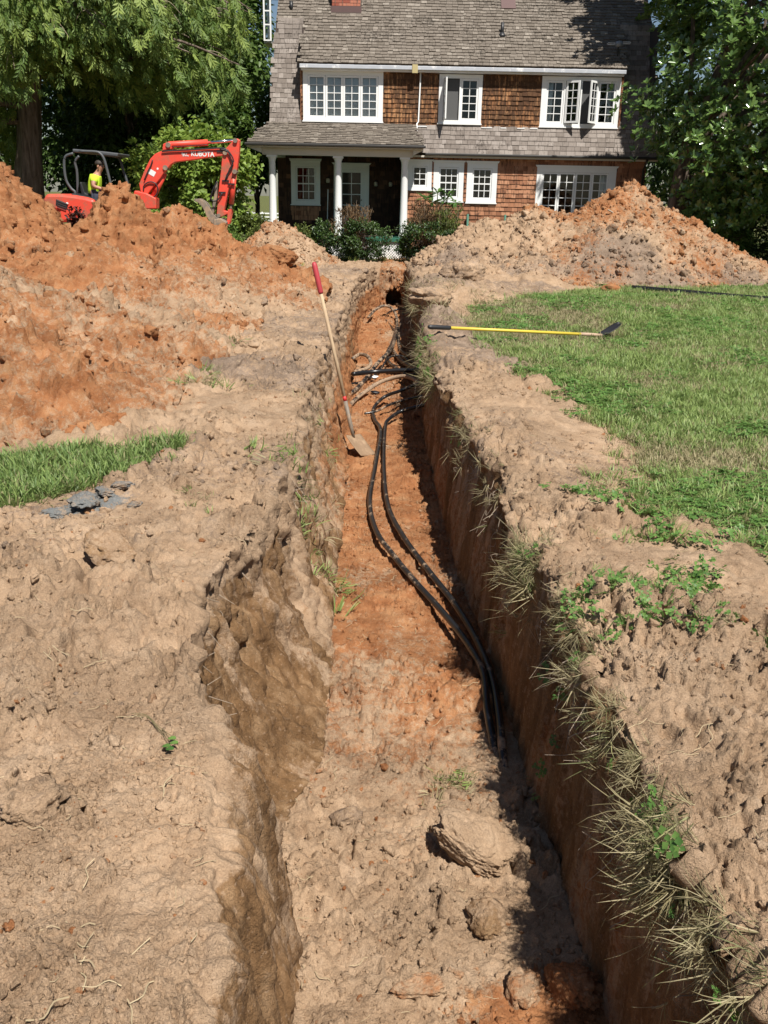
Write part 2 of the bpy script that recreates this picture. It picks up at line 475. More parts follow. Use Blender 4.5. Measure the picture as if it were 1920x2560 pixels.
M['brick'] = shingle_material('chimney_brick', [(0.0, (0.33, 0.09, 0.06)), (1.0, (0.50, 0.20, 0.13))], 0.1)
M['mortar'] = simple('mortar', (0.36, 0.29, 0.25), 0.9, 0.1, 20)
M['copper'] = simple('brown_flashing', (0.12, 0.07, 0.065), 0.6, 0.15, 6)
# ------------------------------------------------------------------ ground with the trench
_T = np.array([
    # Y    rimL   flL   flR  rimR
    [0.2, -0.40, -0.20, 0.80, 0.95], [1.0, -0.40, -0.22, 0.79, 0.93], [1.6, -0.42, -0.25, 0.785, 0.91], [2.2, -0.50, -0.27, 0.775, 0.88],
    [2.6, -0.60, -0.29, 0.765, 0.85], [2.95, -0.70, -0.36, 0.75, 0.82], [3.2, -0.76, -0.43, 0.74, 0.80], [3.5, -0.84, -0.40, 0.73, 0.80],
    [3.8, -0.80, -0.29, 0.72, 0.80], [4.5, -0.67, -0.29, 0.69, 0.79], [5.2, -0.64, -0.31, 0.65, 0.76], [6.2, -0.65, -0.33, 0.56, 0.70],
    [7.5, -0.68, -0.36, 0.51, 0.60], [9.0, -0.72, -0.40, 0.47, 0.52], [10., -0.73, -0.42, 0.45, 0.48], [12., -0.72, -0.47, 0.47, 0.47],
    [15., -0.70, -0.53, 0.51, 0.49], [18., -0.68, -0.58, 0.53, 0.51], [20., -0.62, -0.55, 0.51, 0.50], [21.5, -0.48, -0.40, 0.49, 0.48],
    [22.3, -0.34, -0.22, 0.46, 0.45], [24., -0.30, -0.20, 0.44, 0.43]])
TRENCH_END = 22.4
def rimL(y): return np.interp(y, _T[:, 0], _T[:, 1])
def floL(y): return np.interp(y, _T[:, 0], _T[:, 2])
def floR(y): return np.interp(y, _T[:, 0], _T[:, 3])
def rimR(y): return np.interp(y, _T[:, 0], _T[:, 4])
def depth(y): return np.interp(y, [0, 2.5, 3.6, 5, 12, 20, 22.4], [0.82, 0.84, 0.90, 0.92, 0.90, 0.86, 0.84])
def lawnR(y):      # where the lawn starts on the right
    y = np.asarray(y, float)
    b = np.interp(y, [0, 3.2, 4.2, 5.2, 7.0, 8.9, 12, 15, 17, 18.5, 20], [3.4, 2.6, 1.95, 1.72, 1.72, 1.48, 1.05, 1.35, 2.6, 4.2, 5.0])
    return b + 0.22 * fbm(y * 1.3, 0 * y + 4.2, 0 * y, 3, 91)
def left_patch(x, y):
    w = 0.10 * vnoise(x * 4, y * 4, 2.2, 33)
    a = np.minimum(np.minimum(y - (4.72 + (x + 2.1) * 1.05), (6.15 + (x + 1.63) * 0.3) - y), (-1.36 - x)) + w
    return sm(-0.05, 0.12, a)
def lawn_mask(x, y):
    a = x - lawnR(y)
    m = sm(-0.26, 0.34, a + 0.22 * fbm(x * 3, y * 3, 1.1, 3, 34))
    back = sm(24.0, 26.0, y + 0.8 * vnoise(x * 0.8, y * 0.8, 3.1, 35))
    farl = sm(-9.0, -10.5, x)
    return np.maximum(np.maximum(np.maximum(m, back), left_patch(x, y)), farl)
def ground_z(x, y):
    x = np.asarray(x, float); y = np.asarray(y, float)
    z = 0.02 * vnoise(x * 0.5, y * 0.5, 0.5, 5)
    g = lawnR(y); w = np.maximum(g - rimR(y), 0.2)
    t = np.clip((x - rimR(y)) / w, 0, 1)
    b = np.interp(y, [0, 4, 8, 11, 13, 16, 21, 23, 24.5], [0.05, 0.06, 0.09, 0.13, 0.17, 0.22, 0.24, 0.20, 0])
    z = z + b * np.sin(np.pi * np.clip(t, 0, 1) ** 0.55) * (1 + 0.5 * vnoise(x * 1.3, y * 1.3, 9.9, 6)) + np.where(t > 0, b * 0.35 * (1 - t), b * 0.35 * 0)
    d = rimL(y) - x
    lf = np.where(d > 0, np.exp(-(d / 1.1) ** 2) * 0.09 + 0.05 * sm(0.1, 0.7, d) * sm(3.2, 1.5, d), 0.09 + 0 * x) * np.where(x < 0.1, 1, 0)
    z = z + lf * sm(25, 22, y)
    z = z + np.where(x < 0.1, 0.05 * fbm(x * 1.1, y * 1.1, 2.7, 3, 8), 0) * sm(25, 22, y)
    z = z - np.clip((y - 36) * 0.026, 0, 2.2) - np.clip((y - 130) * 0.01, 0, 1.5)
    return z

def build_ground():
    Y = [0.25, 0.5, 0.8, 1.05]
    y = 1.2
    while y < TRENCH_END - 0.02:
        Y.append(y); y += max(0.0036 * y, 0.0045)
    n_tr = len(Y)
    yy = list(Y); fr = [1.0] * len(Y)
    for k in range(26):                       # the end wall, row by row
        yy.append(TRENCH_END + 0.10 * k / 25); fr.append(1 - sm(0, 1, k / 25) * 1.0 if k < 25 else 0.0)
    y = TRENCH_END + 0.18
    while y < 34: yy.append(y); fr.append(0); y += 0.10 + (y - 22) * 0.03
    while y < 900: yy.append(y); fr.append(0); y *= 1.09
    Yr = np.array(yy); fr = np.array(fr); NR = len(Yr)
    gl = np.linspace(0, 1, 165) ** 1.25
    far = 1.0 * (1.32 ** np.arange(1, 24))
    off = np.concatenate([gl, 1 + 0.06 * (far - 1) * 4])
    s = np.clip(Yr * 0.5, 0.75, 10)[:, None]
    yc = np.clip(Yr, 0, 24)
    RL = rimL(yc)[:, None]; FL = floL(yc)[:, None]; FR = floR(yc)[:, None]; RR = rimR(yc)[:, None]
    # edge wander
    RL = RL + (0.08 * fbm(Yr * 1.7, 0 * Yr, 0 * Yr, 5, 61, 0.6))[:, None]
    RR = RR + (0.085 * fbm(Yr * 2.1, 0 * Yr + 3, 0 * Yr, 5, 62, 0.6))[:, None]
    D = depth(yc)[:, None] * fr[:, None]
    NW, NF = 66, 120
    tw = np.linspace(0, 1, NW + 2)[1:-1][None, :]
    tf = np.linspace(0, 1, NF)[None, :]
    YY = Yr[:, None]
    xl = RL - off[None, ::-1] * s; yl = YY + 0 * xl; zl = ground_z(xl, yl)
    zrl = zl[:, -1:]
    near = sm(3.3, 2.5, Yr)[:, None]
    # left wall: battered far away, a rounded shoulder close by
    bx = np.sin(tw * np.pi / 2) ** 0.9; bz = 1 - np.cos(tw * np.pi / 2) ** 1.15
    stp = sm(6.5, 4.5, Yr)[:, None]; ax = stp * tw ** 2.3 + (1 - stp) * tw ** 1.4; az = tw ** 0.95
    wx = near * bx + (1 - near) * ax; wz = near * bz + (1 - near) * az
    x1 = RL + (FL - RL) * wx; z1 = zrl + (-D - zrl) * wz; y1 = YY + 0 * x1
    x2 = FL + (FR - FL) * tf; z2 = -D + 0 * x2; y2 = YY + 0 * x2
    xr = RR + off[None, :] * s; yr = YY + 0 * xr; zr = ground_z(xr, yr)
    zrr = zr[:, :1]
    tb = tw[:, ::-1]
    x3 = RR + (FR - RR) * (1 - (1 - tb) ** 1.4); z3 = zrr + (-D - zrr) * tb ** 0.97; y3 = YY + 0 * x3
    X = np.concatenate([xl, x1, x2, x3, xr], 1); YG = np.concatenate([yl, y1, y2, y3, yr], 1); Z = np.concatenate([zl, z1, z2, z3, zr], 1)
    X, YG, Z = [a.astype(np.float64) for a in (X, YG, Z)]
    nl, nr = xl.shape[1], xr.shape[1]
    region = np.concatenate([np.full(nl, 0), np.full(NW, 1), np.full(NF, 2), np.full(NW, 3), np.full(nr, 4)])
    reg = np.broadcast_to(region[None, :], X.shape)
    # wall parameter (0 at rim, 1 at floor)
    tpar = np.concatenate([np.zeros(nl), tw[0], np.ones(NF), tb[0], np.zeros(nr)])
    tp = np.broadcast_to(tpar[None, :], X.shape)
    def normals():
        P = np.stack([X, YG, Z], -1)
        du = np.gradient(P, axis=1); dv = np.gradient(P, axis=0)
        n = np.cross(du, dv); n /= np.maximum(np.linalg.norm(n, axis=-1, keepdims=True), 1e-9)
        return n
    N = normals()
    lawn = lawn_mask(X, YG) * np.where((reg == 0) | (reg == 4), 1, 0)
    fade = sm(26, 23, YG)
    soil = (1 - lawn) * np.where(YG > 26, 0, 1)
    inwall = np.where((reg == 1) | (reg == 3), 1.0, 0.0)
    # smooth transition near rim/floor for wall treatment
    wallness = inwall * sm(0, 0.10, tp) * sm(1.0, 0.93, tp) * fr[:, None]
    flat = 1 - wallness
    # loose soil on the flat parts
    big = fbm(X * 2.2, YG * 2.2, Z * 2.2, 4, 11)
    h = 0.030 * big + 0.020 * billow(X * 7, YG * 7, Z * 7, 4, 12)
    f1 = frac(X, YG, 0.34, 140); f2 = frac(X, YG, 0.13, 150); f3 = frac(X, YG, 0.055, 160)
    c1 = clods(X, YG, 0.30, 21, 0.35, 0.12, 0.40)
    c2 = clods(X, YG, 0.11, 24, 0.55, 0.15, 0.52)
    c3 = clods(X, YG, 0.042, 27, 0.75, 0.2, 0.6)
    c4 = clods(X, YG, 0.018, 30, 0.8, 0.25, 0.6)
    lump = sm(-0.25, 0.35, fbm(X * 1.5, YG * 1.5, 3.3, 4, 14) + 0.05)
    amt = np.where(reg == 2, 0.75 + 0.5 * sm(3.4, 2.6, YG), 1.0)
    h = h + amt * (c1 * 0.30 * 0.25 * lump + f1 * 0.085 * lump + c2 * 0.11 * 0.35 * (0.1 + 0.9 * lump) + f2 * 0.045 * (0.10 + 0.90 * lump) + f3 * 0.020 * (0.25 + 0.75 * lump) + c3 * 0.042 * 0.45 * (0.2 + 0.8 * lump) + c4 * 0.018 * 0.7 * (0.3 + 0.7 * lump))
    crack = np.abs(fbm(X * 3.1, YG * 2.2, 1.0, 4, 17))
    h = h - 0.07 * sm(0.035, 0.0, crack) * sm(0.0, 0.3, fbm(X * 0.8, YG * 0.8, 6.6, 2, 18)) * np.where((reg == 0) | (reg == 4), 1, 0.3)
    pits = clods(X, YG, 0.22, 40, 0.28, 0.08, 0.26)
    h = h - 0.20 * pits * np.where((reg == 0) | (reg == 4), 1, 0)
    fine = 0.009 * billow(X * 34, YG * 34, Z * 34, 3, 19)
    h = h + fine
    h_flat = h * soil + lawn * 0.012 * big
    # walls: vertical tooth scars and slumped, crumbly top soil
    side = np.where(reg == 1, 0.0, 7.0)
    scar = fbm(X * 2 + side, YG * 13, Z * 1.6, 4, 51)
    scar2 = fbm(X * 2 + side, YG * 34, Z * 3.4, 3, 54)
    crumb = fbm(X * 9, YG * 9, Z * 9, 4, 57)
    top = sm(0.42, 0.05, tp)
    flake = sm(0.05, 0.35, fbm(X * 3 + side, YG * 6, Z * 2.2, 4, 56))
    hw = 0.036 * scar + 0.028 * scar2 + 0.030 * billow(X * 11, YG * 11, Z * 6, 4, 57) + 0.045 * flake + 0.03 * frac3(X, YG, Z * 0.6, 0.12, 52) + top * 0.07 * billow(X * 5, YG * 5, Z * 5, 4, 58)
    hole = sm(0.42, 0.6, fbm(X * 4, YG * 4.2, Z * 3.0, 3, 59)) * sm(0.85, 0.6, tp)
    hw = np.where(reg == 3, 0.026 * scar + 0.022 * scar2 + 0.012 * billow(X * 11, YG * 11, Z * 6, 4, 57) + top * 0.06 * billow(X * 5, YG * 5, Z * 5, 4, 58), hw)
    hw = hw - 0.10 * hole * np.where(reg == 1, 1, 0.5)
    hw = hw * (0.75 + 0.25 * (1 - near))
    h = (h_flat * flat + hw * wallness) * np.where(YG > 40, 0, 1)
    P = np.stack([X, YG, Z], -1) + N * h[..., None]
    # the end wall: bulges and the tunnel mouth dug toward the house
    ew = ((YG >= TRENCH_END - 1e-6) & (YG <= TRENCH_END + 0.101) & ((reg == 2) | (reg == 1) | (reg == 3)))
    px, pz = P[..., 0], P[..., 2]
    e = ((px - 0.13) / 0.20) ** 2 + ((pz + 0.70) / 0.28) ** 2
    tun = np.where(ew, sm(1.0, 0.72, e), 0)
    P[..., 1] += tun * 1.1 + np.where(ew, 0.05 * fbm(px * 7, px * 0 + 1, pz * 7, 3, 70), 0)
    # masks
    org = np.zeros_like(X); gry = np.zeros_like(X); dmp_shd = np.zeros_like(X); cly = np.zeros_like(X)
    zz = P[..., 2]
    deep = sm(-0.15, -0.5, zz)
    fo = np.interp(YG, [0, 3.0, 3.8, 4.4, 6, 9, 12, 18, 22], [0.12, 0.20, 0.42, 0.62, 0.74, 0.72, 0.68, 0.62, 0.55])
    org = np.where(reg == 2, fo + 0.45 * fbm(X * 1.6, YG * 1.1, 0.3, 3, 81), org)
    org = np.where((reg == 2) & (YG < 3.0), 0.10 + 0.75 * sm(2.75, 2.35, YG) * sm(0.0, 0.5, X) + 0.3 * fbm(X * 3, YG * 3, 0.3, 2, 83), org)
    org = np.where(reg == 3, 0.05 + 0.42 * deep, org)
    org = np.where(reg == 1, np.interp(YG, [0, 4, 6, 9, 14, 22], [0.05, 0.22, 0.35, 0.60, 0.80, 0.70]) * deep + 0.06, org)
    dmp_shd = np.where(reg == 1, np.interp(YG, [0, 3.0, 4.5, 6, 9, 14, 22], [0.52, 0.74, 0.66, 0.48, 0.32, 0.2, 0.15]) * sm(0.05, 0.2, tp) + 0.35 * vnoise(X * 3, YG * 7, Z * 1.2, 84), dmp_shd)
    dmp_shd = np.where(reg == 3, 0.55 + 0.3 * vnoise(X * 3, YG * 6, Z, 85), dmp_shd)  # right wall: shade put into the colour as dark brown, not wetness
    gry = np.where((reg == 0) | (reg == 4), 0.24 + 0.10 * sm(7, 12, YG) + 0.45 * fbm(X * 0.7, YG * 0.7, 0.9, 3, 86), 0)
    gry = np.where((reg == 4) & (YG > 9) & (YG < 18), gry + 0.22, gry)
    gry = np.where((reg == 0) & (YG > 8) & (YG < 14) & (X > -2.2), gry + 0.22, gry)
    org = np.where((reg == 0), 0.06 + 0.32 * fbm(X * 1.5, YG * 1.5, 4.4, 3, 87), org)
    cly = np.where(reg == 0, 0.75 * sm(0.42, 0.15, np.hypot((X + 1.62) / 0.85, (YG - 4.75) / 0.42 - (X + 1.62) * 1.0)), 0)
    NRr, NC = X.shape
    idx = np.arange(NRr * NC).reshape(NRr, NC)
    F = np.stack([idx[:-1, :-1], idx[:-1, 1:], idx[1:, 1:], idx[1:, :-1]], -1).reshape(-1, 4)
    me = np_mesh('ground', P.reshape(-1, 3), F)
    for nm, a in (('orange', org), ('grey', gry), ('damp_shade', dmp_shd), ('grassy', lawn * 0.95), ('clay', cly)):
        set_attr(me, nm, a)
    o = link('ground', me, M['soil'])
    o['kind'] = 'structure'
    o['label'] = 'brown soil and lawn cut by a long straight trench'
    return P, N, reg, lawn, tp, org, gry
GP, GN, GREG, GLAWN, GTP, GORG, GGRY = build_ground()

# ------------------------------------------------------------------ spoil heaps
def heap_mesh(name, peaks, x0, x1, y0, y1, res, seed, label, colours, k=0.10, lumpy=1.0, warp=0.25, yres=None, near_boost=0.0):
    xs = np.arange(x0, x1, res); ys = np.arange(y0, y1, yres or res)
    X, Y = np.meshgrid(xs, ys)
    wx = X + warp * fbm(X * 0.9, Y * 0.9, 1.0, 3, seed); wy = Y + warp * fbm(X * 0.9, Y * 0.9, 7.0, 3, seed + 5)
    H = np.full(X.shape, -9.0)
    for (px, py, pz, sl) in peaks:
        d = np.hypot(wx - px, wy - py)
        c = pz - sl * (np.sqrt(d * d + 0.04) - 0.2)
        m = np.maximum(H, c); H = m + k * np.log1p(np.exp(-np.abs(H - c) / k)) * 0.6
    base = ground_z(X, Y)
    z = np.maximum(H, -0.35)
    z = np.where(z > -0.3, z, z) + base
    P = np.stack([X, Y, z], -1)
    n = np.cross(np.gradient(P, axis=1), np.gradient(P, axis=0)); n /= np.linalg.norm(n, axis=-1, keepdims=True)
    lump = sm(-0.3, 0.35, fbm(X * 0.8, Y * 0.8, 2.2, 3, seed + 9))
    h = 0.10 * fbm(X * 1.6, Y * 1.6, z * 1.6, 4, seed + 20)
    q = X + 0.6 * z; r = Y + 0.6 * z
    lumpy = lumpy * (1 + near_boost * sm(13, 8, Y))
    h = h + lumpy * (frac3(X, Y, z, 0.70, seed + 21) * 0.13 * lump + frac3(X, Y, z, 0.30, seed + 25) * 0.12 * (0.3 + 0.7 * lump) + frac3(X, Y, z, 0.14, seed + 29) * 0.075
                     + frac3(X, Y, z, 0.07, seed + 33) * 0.035 + 0.045 * billow(X * 8, Y * 8, z * 8, 4, seed + 39)) - 0.10
    cr = np.abs(fbm(X * 2.0, Y * 2.0, z * 2.0, 4, seed + 40))
    h = h - 0.10 * sm(0.05, 0.0, cr) * lump
    h = h + 0.012 * fbm(X * 22, Y * 22, z * 22, 3, seed + 44)
    P = P + n * h[..., None]
    edge = sm(-0.25, 0.0, H)
    P[..., 2] -= (1 - edge) * 0.25
    nr, nc = X.shape
    idx = np.arange(nr * nc).reshape(nr, nc)
    F = np.stack([idx[:-1, :-1], idx[:-1, 1:], idx[1:, 1:], idx[1:, :-1]], -1)
    keep = (H[:-1, :-1] > -0.30) | (H[1:, 1:] > -0.30) | (H[:-1, 1:] > -0.30) | (H[1:, :-1] > -0.30)
    F = F[keep]
    used = np.unique(F); remap = np.zeros(nr * nc, np.int64); remap[used] = np.arange(len(used))
    me = np_mesh(name, P.reshape(-1, 3)[used], remap[F])
    cols = []
    for nm, fn in colours.items():
        val = fn(X, Y, P[..., 2], H); cols.append(val); set_attr(me, nm, val.reshape(-1)[used])
    o = link(name, me, M['soil'])
    tag(o, label, 'dirt pile', 'heaps of excavated soil')
    return P, n, H, cols[0], cols[1]
PL = heap_mesh('dirt_pile', [(-7.55, 15.4, 3.3, 1.0), (-8.8, 16.0, 3.0, 0.8), (-4.76, 17.0, 1.90, 1.35), (-3.80, 17.2, 1.55, 0.80), (-6.6, 12.6, 1.60, 0.60), (-5.4, 10.0, 1.5, 0.55),
                             (-4.2, 8.4, 1.15, 0.55), (-3.3, 14.6, 1.0, 0.48), (-3.1, 7.35, 0.68, 0.48), (-2.45, 7.1, 0.34, 0.5), (-3.2, 9.4, 0.78, 0.5), (-2.55, 10.8, 0.42, 0.42), (-4.2, 13.2, 1.10, 0.5), (-2.85, 12.2, 0.55, 0.42), (-3.05, 16.7, 1.05, 0.62), (-2.3, 15.2, 0.80, 0.5), (-1.75, 14.3, 0.42, 0.42), (-3.1, 9.8, 0.75, 0.45), (-2.5, 13.6, 0.6, 0.45)],
               -11.5, -0.9, 5.6, 20.5, 0.034, 100,
               'huge orange and tan spoil heap left of the trench, excavator behind it',
               {'orange': lambda X, Y, Z, H: 0.40 + 0.30 * sm(0.1, 0.9, H) * sm(8.0, 12.0, Y) + 0.50 * fbm(X * 0.8, Y * 0.8, 1.4, 4, 131) + 0.22 * sm(1.3, 0.4, np.hypot(X + 2.6, (Y - 7.2) * 0.8)) + 0.22 * sm(14, 16, Y),
                'grey': lambda X, Y, Z, H: 0.22 + 0.45 * fbm(X * 0.6, Y * 0.6, 3.0, 3, 132) - 0.25 * sm(1.0, 1.6, H)}, yres=0.036, warp=0.14, lumpy=1.15, near_boost=0.2)
PS = heap_mesh('dirt_pile', [(-2.78, 23.3, 1.12, 0.78), (-2.25, 23.2, 0.80, 0.68), (-3.3, 23.5, 0.66, 0.66), (-1.9, 22.6, 0.25, 0.4)], -4.9, -0.7, 21.6, 25.3, 0.032, 200,
               'small shaded dirt mound in front of the left porch column',
               {'orange': lambda X, Y, Z, H: 0.38 + 0.4 * fbm(X * 1.2, Y * 1.2, 1.4, 3, 133), 'grey': lambda X, Y, Z, H: 0.25 + 0.3 * fbm(X, Y, 3.0, 3, 134)}, 0.07, 0.6, 0.15)
PR = heap_mesh('dirt_pile', [(5.35, 21.8, 2.16, 0.76), (4.7, 21.9, 1.68, 0.7), (3.5, 22.1, 1.42, 0.66), (2.4, 21.9, 1.0, 0.5), (1.45, 21.6, 0.58, 0.42), (6.7, 21.6, 1.42, 0.66), (7.6, 21.5, 0.85, 0.6),
                             (8.6, 21.5, 0.35, 0.45), (4.9, 20.5, 0.75, 0.42), (3.0, 20.4, 0.55, 0.42), (6.6, 20.5, 0.55, 0.45), (1.9, 19.4, 0.28, 0.35), (4.0, 19.7, 0.35, 0.4)],
               0.5, 10.6, 17.9, 25.2, 0.036, 300,
               'broad orange and tan spoil heap right of the trench below the windows',
               {'orange': lambda X, Y, Z, H: 0.24 + 0.45 * fbm(X * 0.9, Y * 0.9, 1.4, 4, 135) + 0.16 * sm(0.7, 1.4, H) + 0.16 * sm(2.6, 4.2, X), 'grey': lambda X, Y, Z, H: 0.24 + 0.25 * sm(0.6, 0.1, H) + 0.45 * fbm(X * 0.7, Y * 0.7, 3.0, 3, 136) + 0.5 * sm(1.2, 0.4, np.hypot(X - 4.6, Y - 19.6))}, 0.09, 0.9)

# ------------------------------------------------------------------ single clods that stand out
def rock_mesh(name, seed, sub=4, sq=(1, 1, 1), rough=0.30, ang=0.0):
    bm = bmesh.new(); bmesh.ops.create_icosphere(bm, subdivisions=sub, radius=1.0)
    V = np.array([v.co[:] for v in bm.verts]); F = np.array([[v.index for v in f.verts] for f in bm.faces]); bm.free()
    r = 1 + rough * fbm(V[:, 0] * 1.1 + seed, V[:, 1] * 1.1, V[:, 2] * 1.1, 3, seed) + rough * 0.55 * fbm(V[:, 0] * 3.6, V[:, 1] * 3.6 + seed, V[:, 2] * 3.6, 4, seed + 3) + rough * 0.22 * fbm(V[:, 0] * 11, V[:, 1] * 11 + seed, V[:, 2] * 11, 3, seed + 5)
    r = r + rough * 0.45 * billow(V[:, 0] * 1.9 + seed, V[:, 1] * 1.9, V[:, 2] * 1.9, 4, seed + 7, 0.42)
    V = V * r[:, None]
    if ang:
        rg = np.random.default_rng(seed)
        for k in range(7):
            n = rg.normal(size=3); n /= np.linalg.norm(n); d = 0.5 + 0.25 * rg.random()
            q = V @ n - d; V = V - np.outer(np.maximum(q, 0) * ang, n)
    V = V * (1 + rough * 0.16 * billow(V[:, 0] * 5 + seed, V[:, 1] * 5, V[:, 2] * 5, 4, seed + 11, 0.6))[:, None]
    V = V * np.array(sq)
    return np_mesh(name, V, F)
def surf_z(P, x, y):
    d = (P[..., 0] - x) ** 2 + (P[..., 1] - y) ** 2
    return P.reshape(-1, 3)[np.argmin(d)][2]
def clod(px, py, z, size, sq, seed, label, org=0.0, gry=0.0, dmp_shd=0.0, clay=0.0, rot=(0, 0, 0), sub=4, rough=0.3, ang=0.6, sink=0.35, P=None):
    p = at_z(px, py, z)
    me = rock_mesh('dirt_clod', seed, sub, sq, rough, ang)
    n = len(me.vertices)
    for nm, v in (('orange', org), ('grey', gry), ('damp_shade', dmp_shd), ('clay', clay)): set_attr(me, nm, np.full(n, v))
    me.transform(Matrix.LocRotScale(None, Euler(rot), Vector((size, size, size)))); me.update()
    o = link('dirt_clod', me, M['soil'])
    src = GP if P is None else P
    zz = surf_z(src, p.x, p.y)
    lo = min(v.co.z for v in me.vertices)
    o.location = (p.x, p.y, zz - lo * (1 - sink) )
    tag(o, label, 'dirt clod', 'large clods of soil')
    return o
K_ = 2560 / 2212
clod(1025 * K_, 1825 * K_, -0.80, 0.155, (1.1, 1.1, 0.62), 1, 'big tan block of soil on the trench floor at the shadow edge', 0.05, 0.0, 0.1, 0, (0.3, 0.25, 0.6), 6, 0.36, 0.6, 0.46)
clod(1062 * K_, 1975 * K_, -0.80, 0.075, (1.1, 1.0, 0.9), 2, 'round brown clod half in shadow on the trench floor', 0.3, 0.0, 0.5, 0, (0, 0, 1), 5, 0.42, 0.6, 0.5)
clod(1240 * K_, 2130 * K_, -0.80, 0.085, (1.2, 1.0, 0.8), 3, 'orange clod in the near shaded corner of the trench floor', 0.7, 0.0, 0.2, 0, (0, 0.2, 2), 5, 0.5, 0.5, 0.5)
clod(1125 * K_, 2135 * K_, -0.80, 0.065, (1.0, 1.0, 0.8), 4, 'pale orange clod in the trench near the bottom of the picture', 0.5, 0.0, 0.1, 0, (0, 0, 0), 5, 0.5, 0.5, 0.5)
clod(905 * K_, 2130 * K_, -0.80, 0.06, (1.6, 0.9, 0.6), 5, 'flat rust coloured clod on the sunlit trench floor', 0.45, 0.2, 0.2, 0, (0, 0, 0.3), 5, 0.5, 0.5, 0.6)
clod(745 * K_, 1740 * K_, -0.80, 0.055, (1.3, 1.0, 0.8), 6, 'small grey brown clod beside the left wall of the trench', 0.0, 0.5, 0.3, 0, (0, 0, 0.3), 4, 0.3, 0.7, 0.4)
clod(75 * K_, 1790 * K_, 0.10, 0.075, (1.2, 1.0, 0.8), 7, 'crumbly grey clod on the near left bank', 0.1, 0.35, 0.1, 0, (0, 0, 0.8), 5, 0.42, 0.3, 0.45)
clod(240 * K_, 1225 * K_, 0.08, 0.10, (1.3, 1.0, 0.5), 8, 'tilted brown slab of soil on the left bank', 0.05, 0.15, 0.42, 0.0, (0.4, 0.2, -0.4), 5, 0.40, 0.5, 0.6)
for _i, (_x, _y, _s, _l) in enumerate(((130, 1112, 0.06, 'leftmost blue grey clay lump along the left grass patch'), (185, 1098, 0.075, 'largest blue grey clay lump along the left grass patch'), (228, 1082, 0.055, 'dark blue grey clay lump next to the largest one'), (262, 1066, 0.05, 'small dark grey clay lump at the grass corner'), (290, 1100, 0.03, 'tiny grey clay crumb right of the clay lumps'))):
    clod(_x * K_, _y * K_, 0.08, _s, (1.5, 1.0, 0.5), 70 + _i, _l, 0.0, 0.2, 0.0, 0.62, (0.1, 0.1, 0.35 + _i), 5, 0.5, 0.3, 0.55)
clod(225 * K_, 910 * K_, 0.15, 0.22, (1.25, 0.9, 0.85), 11, 'big orange clod above the left grass patch', 0.75, 0.0, 0.1, 0, (0.1, 0.1, 0.8), 6, 0.55, 0.4, 0.45, PL[0])
clod(603 * K_, 636 * K_, 0.12, 0.30, (1.1, 0.9, 0.75), 14, 'orange clod at the right toe of the left heap', 0.9, 0.0, 0.2, 0, (0, 0, 0.4), 5, 0.36, 0.6, 0.35, PL[0])
clod(1520 * K_, 578 * K_, 0.15, 0.42, (1.3, 0.8, 0.65), 15, 'bright orange block at the foot of the right heap', 0.95, 0.0, 0.0, 0, (0, 0, 0.1), 5, 0.22, 0.7, 0.35, PR[0])
clod(1318 * K_, 626 * K_, 0.05, 0.20, (1.3, 0.8, 0.6), 16, 'loose orange clod lying on the lawn edge below the right heap', 0.9, 0.0, 0.1, 0, (0, 0, 0.5), 4, 0.36, 0.5, 0.35)
clod(1442 * K_, 540 * K_, 0.4, 0.34, (1.5, 0.7, 0.6), 17, 'grey sod clod on the front of the right heap', 0.0, 0.75, 0.1, 0, (0.2, 0.2, 0.3), 5, 0.3, 0.6, 0.4, PR[0])
clod(935 * K_, 665 * K_, 0.2, 0.20, (1.5, 0.9, 0.8), 18, 'grey brown sod lump on the right trench edge past the yellow shovel', 0.0, 0.45, 0.1, 0, (0, 0, 0.2), 5, 0.5, 0.3, 0.5)
clod(1000 * K_, 598 * K_, 0.3, 0.24, (1.4, 0.9, 0.9), 19, 'dark grey undercut lump between the trench and the right heap', 0.0, 0.5, 0.2, 0, (0, 0, 0.2), 5, 0.5, 0.3, 0.5)
# ------------------------------------------------------------------ house
house = empty('shingle_house', (1.8, 27.0, 0.0))
tag(house, 'two storey shingled house with white windows and columned porch', 'house')

WY = 27.0        # lower wall plane
PY = 28.6        # porch back wall
UY = 27.05       # upper (dormer) wall
YB = 36.0        # back of the house
TAN44 = math.tan(math.radians(44))
def roof_z(y): return 4.92 + (y - 26.8) * TAN44

# shared piece meshes: a wedge shingle, unit size, butt (thick) end down
def wedge_mesh(name):
    me = bpy.data.meshes.new(name)
    v = [(-.5, 0, 0), (.5, 0, 0), (.5, 0, 1), (-.5, 0, 1), (-.5, 1, 0), (.5, 1, 0), (.5, 1, .15), (-.5, 1, .15)]
    me.from_pydata(v, [], [(0, 4, 5, 1), (0, 1, 2, 3), (3, 2, 6, 7), (1, 5, 6, 2), (0, 3, 7, 4)])
    me.update(); return me
def unit_box(name):
    me = bpy.data.meshes.new(name)
    v = [(x, y, z) for z in (-.5, .5) for y in (-.5, .5) for x in (-.5, .5)]
    me.from_pydata(v, [], [(0, 2, 3, 1), (4, 5, 7, 6), (0, 1, 5, 4), (1, 3, 7, 5), (3, 2, 6, 7), (2, 0, 4, 6)])
    me.update(); return me

